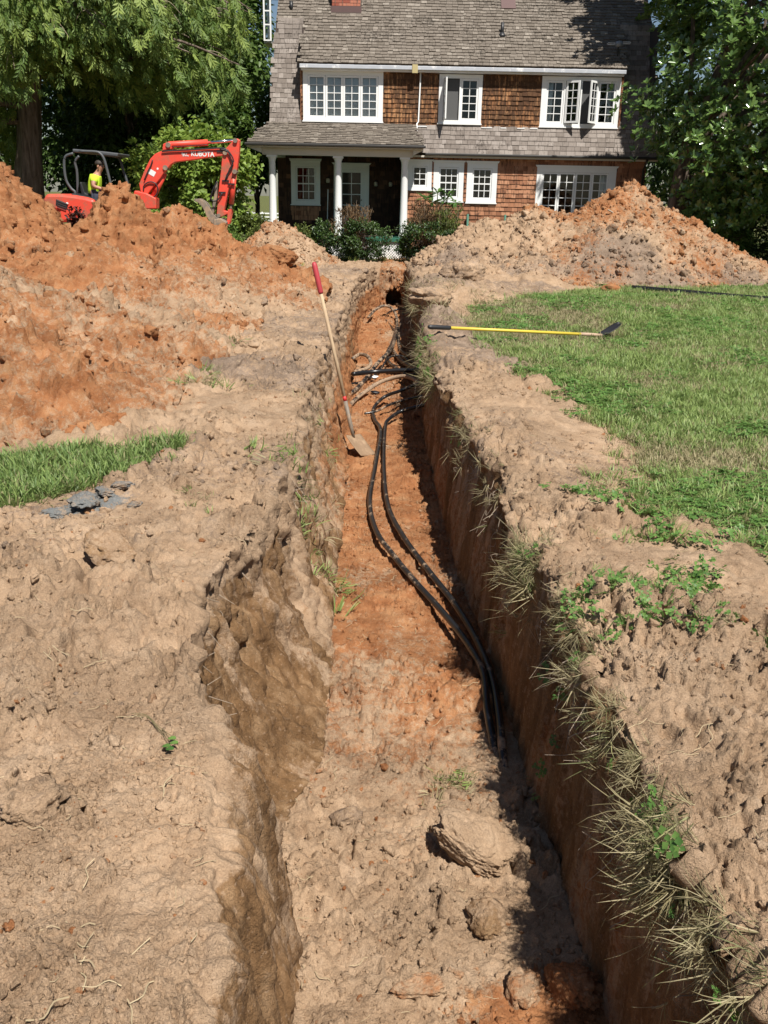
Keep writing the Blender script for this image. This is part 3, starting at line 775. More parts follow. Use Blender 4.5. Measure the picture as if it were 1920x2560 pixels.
def shingle_field(O, du, dv, U0, U1, V1, expo, wr, inside, holes=(), thick=0.014, rg=random.Random(3), wob=0.006):
    """list of matrices (columns: across, up-slope, out) for rows of shingles"""
    O = Vector(O); du = Vector(du).normalized(); dv = Vector(dv).normalized(); n = du.cross(dv).normalized()
    out = []
    rows = int(V1 / expo) + 1
    for r in range(rows):
        v = r * expo
        u = U0 - rg.random() * wr[1]
        while u < U1:
            w = rg.uniform(*wr)
            a, b = max(u, U0), min(u + w, U1)
            u += w
            vm = v + expo * 0.5
            segs = [(a, b)]
            for (h0, h1, g0, g1) in holes:
                if g0 < vm < g1:
                    ns = []
                    for (s, e) in segs:
                        if e <= h0 or s >= h1: ns.append((s, e))
                        else:
                            if s < h0: ns.append((s, h0))
                            if e > h1: ns.append((h1, e))
                    segs = ns
            for (s, e) in segs:
                if e - s < 0.03: continue
                if not inside((s + e) / 2, vm): continue
                vv = v + rg.uniform(-wob, wob)
                if vv < 0: vv = 0
                p = O + du * ((s + e) / 2) + dv * vv + n * 0.004
                tt = thick * rg.uniform(0.75, 1.35)
                hh = expo * 1.22
                m = Matrix.Identity(4)
                tilt = rg.uniform(-0.015, 0.015)
                d2 = (dv + du * tilt).normalized()
                for i in range(3):
                    m[i][0] = du[i] * (e - s - 0.006); m[i][1] = d2[i] * hh; m[i][2] = n[i] * tt; m[i][3] = p[i]
                out.append(m)
    return out
def place_pieces(mats, name, mat, parent, mesh, limit, rest_name, rg=random.Random(5), key=None):
    """the first `limit` as single parts, the rest joined as stuff"""
    order = sorted(mats, key=key) if key else mats
    wl = world_loc(parent)
    for m in order[:limit]:
        o = bpy.data.objects.new(name, mesh); col.objects.link(o); o.parent = parent
        mm = m.copy(); mm.translation = mm.translation - wl
        o.matrix_basis = mm
    if len(order) > limit:
        b = MB()
        vs = [v.co.copy() for v in mesh.vertices]; fs = [tuple(p.vertices) for p in mesh.polygons]
        for m in order[limit:]:
            b.cur = rg.random(); b.add([m @ v for v in vs], fs)
        o = b.build(rest_name, mat, parent, rnd=True); o['kind'] = 'stuff'
def new_piece(name, mat):
    me = wedge_mesh(name); me.materials.append(mat); return me

# ---- windows -------------------------------------------------------
PANE = unit_box('pane'); PANE.materials.append(M['glass'])
def pane(win, x0, x1, z0, z1, y, xf=None):
    o = bpy.data.objects.new('pane', PANE); col.objects.link(o); o.parent = win
    m = Matrix.Translation(((x0 + x1) / 2, y, (z0 + z1) / 2)) @ Matrix.Diagonal((x1 - x0, 0.005, z1 - z0, 1))
    if xf is not None: m = xf @ m
    o.matrix_basis = Matrix.Translation(-world_loc(win)) @ m
def sash(win, x0, x1, z0, z1, y, nc, nr, fw=0.045, mt=0.018, mat='white', xf=None, depth=0.035, meet=False):
    b = MB(); d0, d1 = y - depth / 2, y + depth / 2
    b.box((x0, d0, z0), (x0 + fw, d1, z1)); b.box((x1 - fw, d0, z0), (x1, d1, z1))
    b.box((x0 + fw, d0, z0), (x1 - fw, d1, z0 + fw)); b.box((x0 + fw, d0, z1 - fw), (x1 - fw, d1, z1))
    gx0, gx1, gz0, gz1 = x0 + fw, x1 - fw, z0 + fw, z1 - fw
    zs = []
    h = (gz1 - gz0) / nr
    w = (gx1 - gx0) / nc
    for r in range(1, nr):
        zc = gz0 + r * h; k = mt * (1.8 if (meet and r == nr // 2) else 1)
        b.box((gx0, y - 0.011, zc - k / 2), (gx1, y + 0.011, zc + k / 2))
    for c in range(1, nc):
        xc = gx0 + c * w
        for r in range(nr):
            b.box((xc - mt / 2, y - 0.010, gz0 + r * h + mt / 2), (xc + mt / 2, y + 0.010, gz0 + (r + 1) * h - mt / 2))
    if xf is not None: b.v = [tuple(xf @ Vector(v)) for v in b.v]
    b.build('sash', M[mat], win)
    for r in range(nr):
        for c in range(nc):
            pane(win, gx0 + c * w + mt / 2, gx0 + (c + 1) * w - mt / 2, gz0 + r * h + mt / 2, gz0 + (r + 1) * h - mt / 2, y, xf)
def window(x0, x1, z0, z1, y, ox0, ox1, oz0, oz1, label, header=0.0, sill=True):
    """white casing from (x0..x1, z0..z1) round the opening (ox0..ox1, oz0..oz1)"""
    w = empty('window', (0, 0, 0)); w.parent = house
    w.location = Vector(((x0 + x1) / 2, y, z0)) - world_loc(house)
    w['label'] = label
    b = MB(); f = y - 0.03
    b.box((x0, f, oz0), (ox0, y + 0.06, z1)); b.box((ox1, f, oz0), (x1, y + 0.06, z1))
    b.box((ox0, f, oz1), (ox1, y + 0.06, z1))
    b.box((x0, f - 0.002, z0 + 0.03), (x1, y + 0.06, oz0))
    b.build('casing', M['white'], w)
    if sill:
        b = MB(); b.box((x0 - 0.02, f - 0.035, z0), (x1 + 0.02, y + 0.02, z0 + 0.03)); b.build('sill', M['white'], w)
    if header:
        b = MB()
        b.prism([(x0 - 0.02, z1), (x1 + 0.02, z1), (x1 + 0.05, z1 + header), (x0 - 0.05, z1 + header)], f - 0.03, y + 0.02)
        b.build('head_trim', M['white'], w)
    return w
def curtain(win, x0, x1, z0, z1, y, amp=0.02, mat='curtain', freq=34):
    n = 40; vs = []; fs = []
    for i in range(n + 1):
        x = x0 + (x1 - x0) * i / n
        for z in (z0, z1): vs.append((x, y + amp * math.sin(x * freq) + amp * 0.5 * math.sin(x * 71), z))
    for i in range(n): fs.append((2 * i, 2 * i + 2, 2 * i + 3, 2 * i + 1))
    b = MB(); b.add(vs, fs); o = b.build('curtain', M[mat], win, smooth=True)
    md = o.modifiers.new('thick', 'SOLIDIFY'); md.thickness = 0.004

W = {}
W['u1'] = window(-2.40, -0.25, 3.50, 4.76, UY, -2.27, -0.38, 3.61, 4.66, 'wide upper window with four casements and pale curtains')
for k in range(4):
    a = -2.27 + k * 0.4725
    sash(W['u1'], a + 0.004, a + 0.4685, 3.614, 4.656, UY + 0.005, 2, 5, 0.05)
curtain(W['u1'], -2.25, -0.40, 3.55, 4.7, UY + 0.045, 0.006)
W['u2'] = window(1.25, 2.41, 3.50, 4.74, UY, 1.37, 2.31, 3.61, 4.64, 'middle upper window with its left casement swung open')
sash(W['u2'], 1.84, 2.306, 3.614, 4.636, UY + 0.005, 2, 5, 0.05)
b = MB(); b.box((1.80, UY - 0.03, 3.61), (1.838, UY + 0.05, 4.64)); b.build('mullion', M['white'], W['u2'])
hx = Matrix.Translation((1.40, UY - 0.03, 0)) @ Matrix.Rotation(math.radians(-86), 4, 'Z') @ Matrix.Translation((-1.40, -(UY - 0.03), 0))
sash(W['u2'], 1.40, 1.80, 3.62, 4.63, UY - 0.03, 2, 5, 0.05, xf=hx)
b = MB(); b.box((1.373, UY + 0.03, 3.613), (1.797, UY + 0.036, 4.637)); b.build('insect_screen', M['screen'], W['u2'])
W['u3'] = window(4.00, 6.11, 3.47, 4.74, UY, 4.13, 6.00, 3.58, 4.64, 'right upper window with two middle casements swung open')
sash(W['u3'], 4.134, 4.60, 3.584, 4.636, UY + 0.005, 2, 5, 0.05)
sash(W['u3'], 5.53, 5.996, 3.584, 4.636, UY + 0.005, 2, 5, 0.05)
b = MB(); b.box((4.604, UY - 0.03, 3.58), (4.64, UY + 0.05, 4.64)); b.box((5.045, UY - 0.03, 3.58), (5.085, UY + 0.05, 4.64)); b.box((5.49, UY - 0.03, 3.58), (5.526, UY + 0.05, 4.64)); b.build('mullion', M['white'], W['u3'])
hx = Matrix.Translation((4.66, UY - 0.035, 0)) @ Matrix.Rotation(math.radians(-38), 4, 'Z') @ Matrix.Translation((-4.66, -(UY - 0.035), 0))
sash(W['u3'], 4.66, 5.06, 3.59, 4.63, UY - 0.035, 2, 5, 0.05, xf=hx)
hx = Matrix.Translation((5.50, UY - 0.035, 0)) @ Matrix.Rotation(math.radians(52), 4, 'Z') @ Matrix.Translation((-5.50, -(UY - 0.035), 0))
sash(W['u3'], 5.09, 5.50, 3.59, 4.63, UY - 0.035, 2, 5, 0.05, xf=hx)
b = MB(); b.box((5.088, UY + 0.03, 3.585), (5.487, UY + 0.036, 4.635)); b.build('insect_screen', M['screen'], W['u3'])
curtain(W['u3'], 4.15, 4.33, 3.6, 4.62, UY + 0.14, 0.02); curtain(W['u3'], 5.80, 5.98, 3.6, 4.62, UY + 0.14, 0.02)

W['p'] = window(-2.91, -2.06, 1.32, 2.54, PY, -2.77, -2.19, 1.45, 2.40, 'double hung window under the porch roof', 0.07)
sash(W['p'], -2.766, -2.194, 1.454, 2.396, PY + 0.01, 3, 4, 0.04, 0.018, 'white', meet=True)
W['s'] = window(0.47, 1.13, 1.79, 2.56, WY, 0.60, 1.00, 1.90, 2.43, 'small square window right beside the porch column', 0.04)
sash(W['s'], 0.604, 0.996, 1.904, 2.426, WY + 0.005, 2, 3, 0.04)
W['d1'] = window(1.18, 2.01, 1.50, 2.54, WY, 1.33, 1.87, 1.62, 2.41, 'left double hung window of the pair, behind the big leaved plant', 0.05)
sash(W['d1'], 1.334, 1.866, 1.624, 2.406, WY + 0.01, 3, 4, 0.04, 0.018, meet=True)
W['d2'] = window(2.10, 2.93, 1.48, 2.54, WY, 2.25, 2.79, 1.60, 2.40, 'right double hung window of the pair, above the green bench', 0.05)
sash(W['d2'], 2.254, 2.786, 1.604, 2.396, WY + 0.01, 3, 4, 0.04, 0.018, meet=True)
for k, (a, c) in (('d1', (1.34, 1.86)), ('d2', (2.26, 2.78))):
    b = MB(); b.box((a, WY + 0.06, 1.63), (c, WY + 0.065, 2.39)); b.build('roller_blind', simple('grey_blind', (0.07, 0.07, 0.068), 0.9, 0.05), W[k])
W['b'] = window(4.02, 6.20, 1.10, 2.47, WY, 4.17, 6.00, 1.22, 2.34, 'wide lower casement window half hidden by the right heap', 0.05)
for k in range(4):
    a = 4.17 + k * 0.4575
    sash(W['b'], a + 0.004, a + 0.4535, 1.224, 2.336, WY + 0.005, 2, 5, 0.045)
curtain(W['b'], 5.80, 5.98, 1.25, 2.3, WY + 0.14, 0.02)

# ---- wall skins with openings ---------------------------------------
def skin(name, x0, x1, z0, z1, y, holes, mat, th=0.05):
    xs = sorted({x0, x1, *[h[0] for h in holes], *[h[1] for h in holes]}); zs = sorted({z0, z1, *[h[2] for h in holes], *[h[3] for h in holes]})
    b = MB()
    for i in range(len(xs) - 1):
        for j in range(len(zs) - 1):
            cx, cz = (xs[i] + xs[i + 1]) / 2, (zs[j] + zs[j + 1]) / 2
            if any(h[0] < cx < h[1] and h[2] < cz < h[3] for h in holes): continue
            b.box((xs[i], y + 0.001, zs[j]), (xs[i + 1], y + th, zs[j + 1]))
    return b.build(name, mat, house)
OPL = [(0.60, 1.00, 1.90, 2.43), (1.33, 1.87, 1.62, 2.41), (2.25, 2.79, 1.60, 2.40), (4.17, 6.00, 1.22, 2.34)]
OPU = [(-2.27, -0.38, 3.61, 4.66), (1.37, 2.31, 3.61, 4.64), (4.13, 6.00, 3.58, 4.64)]
OPP = [(-2.77, -2.19, 1.45, 2.40)]
wl_ = skin('lower_wall', 0.42, 7.0, 0.0, 2.72, WY, OPL, M['sheath'])
wu_ = skin('upper_wall', -2.45, 6.15, 3.40, 4.86, UY, OPU, M['sheath'])
wp_ = skin('porch_wall', -3.30, 0.42, 0.0, 2.72, PY, OPP, M['sheath'])
b = MB(); b.box((0.422, WY + 0.05, 0.0), (0.47, PY, 2.72)); b.build('porch_side_wall', M['sheath'], house)
# closed body behind: floors, side and back walls
b = MB()
b.box((-3.28, PY + 0.06, -0.1), (-3.24, YB, 6.0)); b.box((6.96, WY + 0.06, -0.1), (7.0, YB, 6.0)); b.box((-3.28, YB, -0.1), (7.0, YB + 0.05, 5.5))
b.box((-3.24, WY + 0.06, 2.75), (6.96, YB, 2.80)); b.box((-3.24, PY + 2.2, 0), (6.96, PY + 2.25, 5.6))
b.box((-2.44, UY + 1.9, 2.8), (6.14, UY + 1.95, 6.0)); b.box((0.48, WY + 0.06, 0.35), (6.95, YB, 0.4)); b.box((-3.24, PY + 0.06, 0.5), (0.47, YB, 0.55))
b.build('inner_body', M['dark'], house)
SH = {k: new_piece('shingle', M[k]) for k in ('roof', 'roof_pale', 'wall_up', 'wall_low', 'wall_porch')}
CASL = [(0.47, 1.13, 1.79, 2.60), (1.18, 2.01, 1.50, 2.60), (2.10, 2.93, 1.48, 2.60), (4.02, 6.20, 1.10, 2.53)]
hol = [(a, b2, z0, z1) for a, b2, z0, z1 in CASL]
fw = shingle_field((0, WY, 0), (1, 0, 0), (0, 0, 1), 0.42, 7.0, 2.70, 0.118, (0.10, 0.22), lambda u, v: v > 0.1, hol, 0.026, random.Random(11))
place_pieces(fw, 'wall_shingle', M['wall_low'], wl_, SH['wall_low'], 130, 'wall_shingles', key=lambda m: abs(m.translation.x - 3.3) + 0.25 * abs(m.translation.z - 1.7))
CASU = [(-2.40, -0.25, 0, 9), (1.25, 2.41, 0, 9), (4.00, 6.11, 0, 9)]
fu = shingle_field((0, UY, 3.42), (1, 0, 0), (0, 0, 1), -2.45, 6.15, 1.34, 0.118, (0.08, 0.17), lambda u, v: True, CASU, 0.028, random.Random(12))
place_pieces(fu, 'wall_shingle', M['wall_up'], wu_, SH['wall_up'], 170, 'wall_shingles')
CASP = [(-2.91, -2.06, 1.32, 2.61), (-1.66, -0.63, 0.5, 2.50)]
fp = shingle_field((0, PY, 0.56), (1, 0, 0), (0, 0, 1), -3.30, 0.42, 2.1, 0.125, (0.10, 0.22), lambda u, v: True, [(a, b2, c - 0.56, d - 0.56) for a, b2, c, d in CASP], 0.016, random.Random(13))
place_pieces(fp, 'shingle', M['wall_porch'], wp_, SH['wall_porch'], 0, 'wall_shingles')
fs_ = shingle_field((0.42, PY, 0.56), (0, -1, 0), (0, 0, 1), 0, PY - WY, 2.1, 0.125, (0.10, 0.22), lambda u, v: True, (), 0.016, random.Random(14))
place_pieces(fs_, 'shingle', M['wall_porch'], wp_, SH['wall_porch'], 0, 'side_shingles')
# newer shingles under the porch window
b = MB()
rg = random.Random(4)
for r in range(3):
    x = -2.93 + 0.02 * r
    while x < -2.08 - 0.03 * r:
        w_ = rg.uniform(0.13, 0.2); x2 = min(x + w_, -2.04 - 0.04 * r)
        b.cur = 0.7 + 0.3 * rg.random(); b.box((x, PY - 0.032 + 0.004 * r, 1.30 - 0.13 * (r + 1)), (x2 - 0.006, PY - 0.014, 1.30 - 0.13 * r - 0.004)); x = x2
o = b.build('new_shingles', M['wall_low'], wp_, rnd=True); o['kind'] = 'stuff'

# ---- roofs -------------------------------------------------------------
# main roof plane
b = MB()
ridge_y = 31.4
def slab(b, pts, t=0.05):
    n = (Vector(pts[1]) - Vector(pts[0])).cross(Vector(pts[2]) - Vector(pts[0])).normalized()
    k = len(pts)
    vs = [Vector(p) for p in pts] + [Vector(p) - n * t for p in pts]
    b.add(vs, [tuple(range(k)), tuple(range(2 * k - 1, k - 1, -1))] + [((i + 1) % k, i, i + k, (i + 1) % k + k) for i in range(k)])
yb = 27.95; zb = roof_z(yb)
slab(b, [(-2.46, 26.8, 4.92), (6.18, 26.8, 4.92), (6.18, yb, zb), (-2.46, yb, zb)])
slab(b, [(-3.20, yb, zb), (7.05, yb, zb), (7.05, ridge_y, roof_z(ridge_y)), (-3.20, ridge_y, roof_z(ridge_y))])
slab(b, [(-3.20, ridge_y, roof_z(ridge_y)), (7.05, ridge_y, roof_z(ridge_y)), (7.05, YB + 0.3, 5.0), (-3.20, YB + 0.3, 5.0)])
mr = b.build('main_roof', M['sheath'], house)
dvr = Vector((0, math.cos(math.radians(44)), math.sin(math.radians(44))))
Lr = (ridge_y - 26.8) / math.cos(math.radians(44)); Lb = (yb - 26.8) / math.cos(math.radians(44))
def in_roof(u, v):
    if v < Lb - 0.02: return -2.46 < u < 6.18
    return -3.20 < u < 7.05
CH = (-1.72, -0.90)
rf = shingle_field((0, 26.80, 4.92), (1, 0, 0), dvr, -3.20, 7.05, Lr, 0.125, (0.09, 0.21), in_roof, [(CH[0], CH[1], 2.0, 3.2)], 0.026, random.Random(15), 0.016)
place_pieces(rf, 'shingle', M['roof'], mr, SH['roof'], 0, 'roof_shingles')
# steep gambrel strips either side of the dormer
for (xa, xb, xa2, xb2, key, lab) in ((-3.32, -2.45, -3.20, -2.45, 21, 'left'), (6.15, 7.20, 6.15, 7.05, 22, 'right')):
    b = MB(); slab(b, [(xa, 27.02, 3.46), (xb, 27.02, 3.46), (xb2, yb, zb), (xa2, yb, zb)])
    so = b.build('steep_roof', M['sheath'], house)
    dv = Vector((0, yb - 27.02, zb - 3.46)); L = dv.length
    ff = shingle_field((0, 27.02, 3.46), (1, 0, 0), dv, xa, xb, L, 0.135, (0.10, 0.24), lambda u, v, xa=xa, xb=xb, xa2=xa2, xb2=xb2, L=L: xa + (xa2 - xa) * v / L < u < xb + (xb2 - xb) * v / L, (), 0.016, random.Random(key), 0.008)
    place_pieces(ff, 'roof_shingle', M['roof_pale'], so, SH['roof_pale'], 60 if lab == 'left' else 0, 'roof_shingles')
# dormer cheeks
b = MB()
for x in (-2.45, 6.15):
    b.add([(x, 27.03, 3.46), (x, yb, zb), (x, UY, 4.9), (x + 0.03, 27.03, 3.46), (x + 0.03, yb, zb), (x + 0.03, UY, 4.9)], [(0, 1, 2), (5, 4, 3)])
b.build('dormer_cheek', M['wall_low'], house)
b = MB()
for r in range(11):
    b.cur = random.random(); b.box((-2.475, UY - 0.012, 3.48 + r * 0.12), (-2.405, UY + 0.02, 3.48 + r * 0.12 + 0.112))
    b.cur = random.random(); b.box((6.115, UY - 0.012, 3.48 + r * 0.12), (6.18, UY + 0.02, 3.48 + r * 0.12 + 0.112))
o = b.build('corner_shingles', M['wall_low'], house, rnd=True); o['kind'] = 'stuff'
# skirt roof above the lower windows
sk0 = Vector((0, 26.79, 2.76)); sk1 = Vector((0, 27.03, 3.45))
b = MB(); slab(b, [(0.62, sk0.y, sk0.z), (7.28, sk0.y, sk0.z), (7.22, sk1.y, sk1.z), (0.62, sk1.y, sk1.z)])
sr = b.build('skirt_roof', M['sheath'], house)
ff = shingle_field((0, sk0.y, sk0.z), (1, 0, 0), sk1 - sk0, 0.62, 7.26, (sk1 - sk0).length, 0.125, (0.11, 0.25), lambda u, v: True, (), 0.017, random.Random(23), 0.006)
place_pieces(ff, 'roof_shingle', M['roof_pale'], sr, SH['roof_pale'], 230, 'roof_shingles')
# flashing drips along the top of the skirt roof
b = MB()
for x0_, x1_ in ((0.66, 0.95), (2.43, 2.72), (2.95, 3.1), (3.4, 3.6), (3.75, 3.95)):
    b.box((x0_, 26.985, 3.425), (x1_, 27.03, 3.45))
o = b.build('white_drip_flashing', M['white'], house); o['kind'] = 'stuff'
# porch roof, slightly flared
pr0 = Vector((0, 25.88, 2.90)); pr1 = Vector((0, 27.03, 3.47))
b = MB(); slab(b, [(-3.78, pr0.y, pr0.z), (0.86, pr0.y, pr0.z), (0.62, pr1.y, pr1.z), (-3.36, pr1.y, pr1.z)])
slab(b, [(0.86, pr0.y, pr0.z), (0.86, 26.85, 2.80), (0.62, pr1.y, pr1.z)], 0.02)
slab(b, [(-3.78, 28.5, 2.90), (-3.78, pr0.y, pr0.z), (-3.36, pr1.y, pr1.z), (-3.36, 28.5, 3.47)], 0.03)
po = b.build('porch_roof', M['sheath'], house)
Lp = (pr1 - pr0).length
ff = shingle_field((0, pr0.y, pr0.z), (1, 0, 0), pr1 - pr0, -3.78, 0.86, Lp, 0.105, (0.09, 0.22), lambda u, v: -3.78 + 0.42 * v / Lp < u < 0.86 - 0.24 * v / Lp, (), 0.022, random.Random(24), 0.018)
place_pieces(ff, 'shingle', M['roof'], po, SH['roof'], 0, 'roof_shingles')

# ---- trim, gutters, porch -------------------------------------------------
b = MB(); b.box((-2.47, 26.80, 4.80), (6.17, 26.87, 4.90)); b.build('eave_gutter', M['zinc'], house, bevel=0.012)
b = MB(); b.box((-2.44, 26.872, 4.76), (6.14, 27.02, 4.80)); b.build('eave_soffit', M['white'], house)
b = MB(); b.box((-3.84, 25.80, 2.835), (0.90, 25.90, 2.90)); b.build('porch_gutter', M['black_gutter'], house, bevel=0.015)
b = MB(); b.box((-3.80, 25.905, 2.80), (0.84, 26.9, 2.832)); b.build('porch_soffit', M['cream'], house)
b = MB(); b.box((-3.42, 26.15, 2.62), (0.58, 26.46, 2.798)); b.box((-3.32, 26.46, 2.62), (-3.06, PY - 0.04, 2.798)); b.build('porch_beam', M['cream'], house)
b = MB(); b.prism([(-3.80, 2.80), (-3.42, 2.80), (-3.42, 2.66)], 26.0, 26.3); b.prism([(0.58, 2.80), (0.84, 2.80), (0.58, 2.66)], 26.0, 26.3); b.build('eave_bracket', M['cream'], house)
b = MB(); b.box((0.92, 26.72, 2.70), (7.30, 26.80, 2.765)); b.build('main_gutter', M['black_gutter'], house, bevel=0.015)
b = MB(); b.box((0.60, 26.802, 2.655), (7.25, 26.965, 2.70)); b.build('main_soffit', M['cream'], house)
for x in (-3.18, -1.41, 0.37):
    b = MB(); b.lathe((x, 26.3, 0.56), [(0.135, 0), (0.135, 0.05), (0.115, 0.07), (0.105, 0.12), (0.100, 0.7), (0.086, 1.88), (0.092, 1.90), (0.092, 1.93), (0.118, 1.99), (0.118, 2.058)], 24)
    b.build('porch_column', M['white'], house, smooth=True)
    b = MB(); b.box((x - 0.135, 26.165, 2.565), (x + 0.135, 26.435, 2.618)); b.build('column_cap', M['white'], house)
b = MB(); b.box((-3.40, 25.98, 0.47), (0.62, PY, 0.558)); b.build('porch_floor', M['green_paint'], house)
b = MB(); b.box((-3.36, 26.02, 0.40), (0.58, 26.10, 0.468)); b.build('porch_skirt', M['white'], house)
b = MB()
for s in (1, -1):
    k = -10.0
    while k < 6:
        for zz in (0,):
            x0_ = k
            pts = []
            a = Vector((x0_, 26.06, 0.02)); c = Vector((x0_ + s * 0.38, 26.06, 0.40))
            if min(a.x, c.x) > -3.36 and max(a.x, c.x) < 0.58:
                d = (c - a).normalized(); nrm = Vector((-d.z, 0, d.x)) * 0.014; y0_ = 26.03 if s > 0 else 26.042
                q = [a - nrm, a + nrm, c + nrm, c - nrm]
                b.prism([(p.x, p.z) for p in q], y0_, y0_ + 0.011)
        k += 0.075
o = b.build('lattice', M['white'], house); o['kind'] = 'stuff'
# door
door = empty('door', (0, 0, 0)); door.parent = house; door.location = Vector((-1.14, PY, 0.56)) - world_loc(house)
b = MB(); f = PY - 0.035
b.box((-1.66, f, 0.56), (-1.49, PY + 0.03, 2.33)); b.box((-0.80, f, 0.56), (-0.63, PY + 0.03, 2.33)); b.box((-1.66, f - 0.002, 2.33), (-0.63, PY + 0.03, 2.47)); b.build('casing', M['white'], door)
b = MB(); b.prism([(-1.68, 2.47), (-0.61, 2.47), (-0.57, 2.52), (-1.72, 2.52)], f - 0.03, PY); b.build('head_trim', M['white'], door)
b = MB(); b.box((-1.488, PY - 0.02, 0.56), (-0.802, PY + 0.02, 0.98)); b.build('kick_panel', M['white'], door)
sash(door, -1.488, -0.802, 0.98, 2.328, PY, 2, 4, 0.075, 0.022)
b = MB(); b.box((-1.487, PY + 0.07, 0.57), (-0.803, PY + 0.09, 2.32)); b.build('inner_door', M['dark'], door)
b = MB(); b.tube([(-0.85, PY - 0.02, 1.5), (-0.85, PY - 0.06, 1.5)], 0.02, 8); b.build('door_knob', M['steel_dirty'], door)
# lamps on the porch wall
for x, z in ((-1.83, 2.02), (-0.43, 1.95), (0.0, 1.95)):
    lp = empty('porch_lamp', (0, 0, 0)); lp.parent = house; lp.location = Vector((x, PY, z)) - world_loc(house)
    b = MB(); b.lathe((x, PY - 0.03, z + 0.05), [(0.03, 0), (0.04, 0.02), (0.03, 0.05)], 12); b.build('bracket', M['black'], lp, smooth=True)
    b = MB(); b.lathe((x, PY - 0.09, z - 0.06), [(0.035, 0), (0.05, 0.02), (0.055, 0.1), (0.03, 0.13)], 14); b.build('shade', simple('frosted_lamp_glass', (0.5, 0.46, 0.36), 0.3, 0.05), lp, smooth=True)
# downspout and small box under the eave
b = MB(); b.tube([(0.74, 27.0, 4.78), (0.74, 26.99, 4.6), (0.72, 26.99, 3.55), (0.68, 26.97, 3.50), (0.68, 26.93, 3.42), (0.69, 26.87, 3.20), (0.70, 26.83, 3.06)], 0.02, 8); b.build('downspout', M['white'], house, smooth=True)
b = MB(); b.box((0.51, 26.78, 4.72), (0.66, 26.84, 4.93)); b.build('junction_box', simple('yellow_box', (0.48, 0.40, 0.20), 0.6, 0.1), house, bevel=0.008)
b = MB(); b.tube([(6.95, 26.76, 2.70), (6.95, 26.80, 2.62), (6.92, 26.93, 2.45), (6.92, 26.95, 0.1)], 0.035, 8); b.build('corner_downspout', M['black_gutter'], house, smooth=True)
# chimney
chm = empty('chimney', (0, 0, 0)); chm.parent = house; chm.location = Vector((-1.31, 28.6, 6.3)) - world_loc(house)
b = MB(); b.box((-1.70, 28.34, 6.0), (-0.92, 29.1, 9.8)); b.build('core', M['mortar'], chm)
b = MB(); b.box((-1.73, 28.30, 6.30), (-0.89, 28.335, 6.52)); b.build('flashing', M['copper'], chm)
b = MB(); rg = random.Random(8)
for r in range(42):
    z = 6.53 + r * 0.075; x = -1.70 - (0.1 if r % 2 else 0)
    while x < -0.92:
        a, c = max(x, -1.70), min(x + 0.19, -0.92)
        if c - a > 0.03:
            b.cur = rg.random(); b.box((a, 28.328 + rg.uniform(-.004, .003), z), (c, 28.345, z + 0.063))
        x += 0.2
o = b.build('bricks', M['brick'], chm, rnd=True); o['kind'] = 'stuff'
# roof flashing, pipe vents, skylight kerb
b = MB(); zz = roof_z(27.72); b.tube([(2.93, 27.72, zz - 0.05), (2.93, 27.72, zz + 0.30)], 0.045, 12); b.lathe((2.93, 27.72, zz - 0.06), [(0.12, 0), (0.09, 0.06), (0.05, 0.12)], 14); b.build('vent_pipe', M['black'], house, smooth=True)
b = MB(); zz = roof_z(28.35); b.tube([(-2.82, 28.35, zz - 0.05), (-2.82, 28.35, zz + 0.2)], 0.05, 12); b.build('vent_pipe', M['black'], house, smooth=True)
b = MB(); slab(b, [(2.95, 28.45, roof_z(28.45) + 0.06), (3.35, 28.45, roof_z(28.45) + 0.06), (3.35, 28.9, roof_z(28.9) + 0.06), (2.95, 28.9, roof_z(28.9) + 0.06)], 0.08); b.build('roof_flashing', M['copper'], house)
# antenna on a short mast near the right end of the roof
an = empty('roof_antenna', (0, 0, 0)); an.parent = house; an.location = Vector((5.97, 27.15, 5.2)) - world_loc(house)
b = MB(); b.tube([(5.97, 27.17, 5.15), (5.97, 27.14, 5.50)], 0.018, 8); b.build('mast', M['black'], an)
b = MB(); b.lathe((5.97, 27.12, 5.48), [(0.05, 0), (0.09, 0.02), (0.10, 0.08), (0.085, 0.13), (0.04, 0.15)], 16); b.build('pod', simple('antenna_grey', (0.25, 0.27, 0.3), 0.4, 0.1), an, smooth=True)
for s in (-1, 1):
    b = MB(); z = 5.555 + (0.03 if s > 0 else 0)
    p = [(5.97 + s * 0.10, 27.12, z - 0.02), (5.97 + s * 0.29, 27.10, z - 0.02), (5.97 + s * 0.305, 27.10, z), (5.97 + s * 0.29, 27.10, z + 0.02), (5.97 + s * 0.10, 27.12, z + 0.02)]
    b.tube(p, 0.008, 6); b.build('antenna_loop', M['white'], an)
# white framed bay on the left gable end
bay = empty('side_bay', (0, 0, 0)); bay.parent = house; bay.location = Vector((-3.45, 29.4, 5.7)) - world_loc(house)
b = MB()
for x in (-3.50, -3.68):
    b.box((x - 0.022, 29.2, 5.75), (x + 0.022, 29.26, 6.95))
for z in (5.75, 6.15, 6.5, 6.9):
    b.box((-3.658, 29.205, z), (-3.522, 29.255, z + 0.035))
b.box((-3.70, 29.27, 5.70), (-3.28, 30.2, 5.745)); b.box((-3.70, 29.27, 6.955), (-3.28, 30.2, 7.0))
b.box((-3.70, 30.14, 5.75), (-3.65, 30.2, 6.95))
b.build('bay_frame', M['white'], bay)
for z, h_ in ((5.785, 0.365), (6.185, 0.315), (6.535, 0.365)):
    pane(bay, -3.658, -3.522, z, z + h_, 29.23)
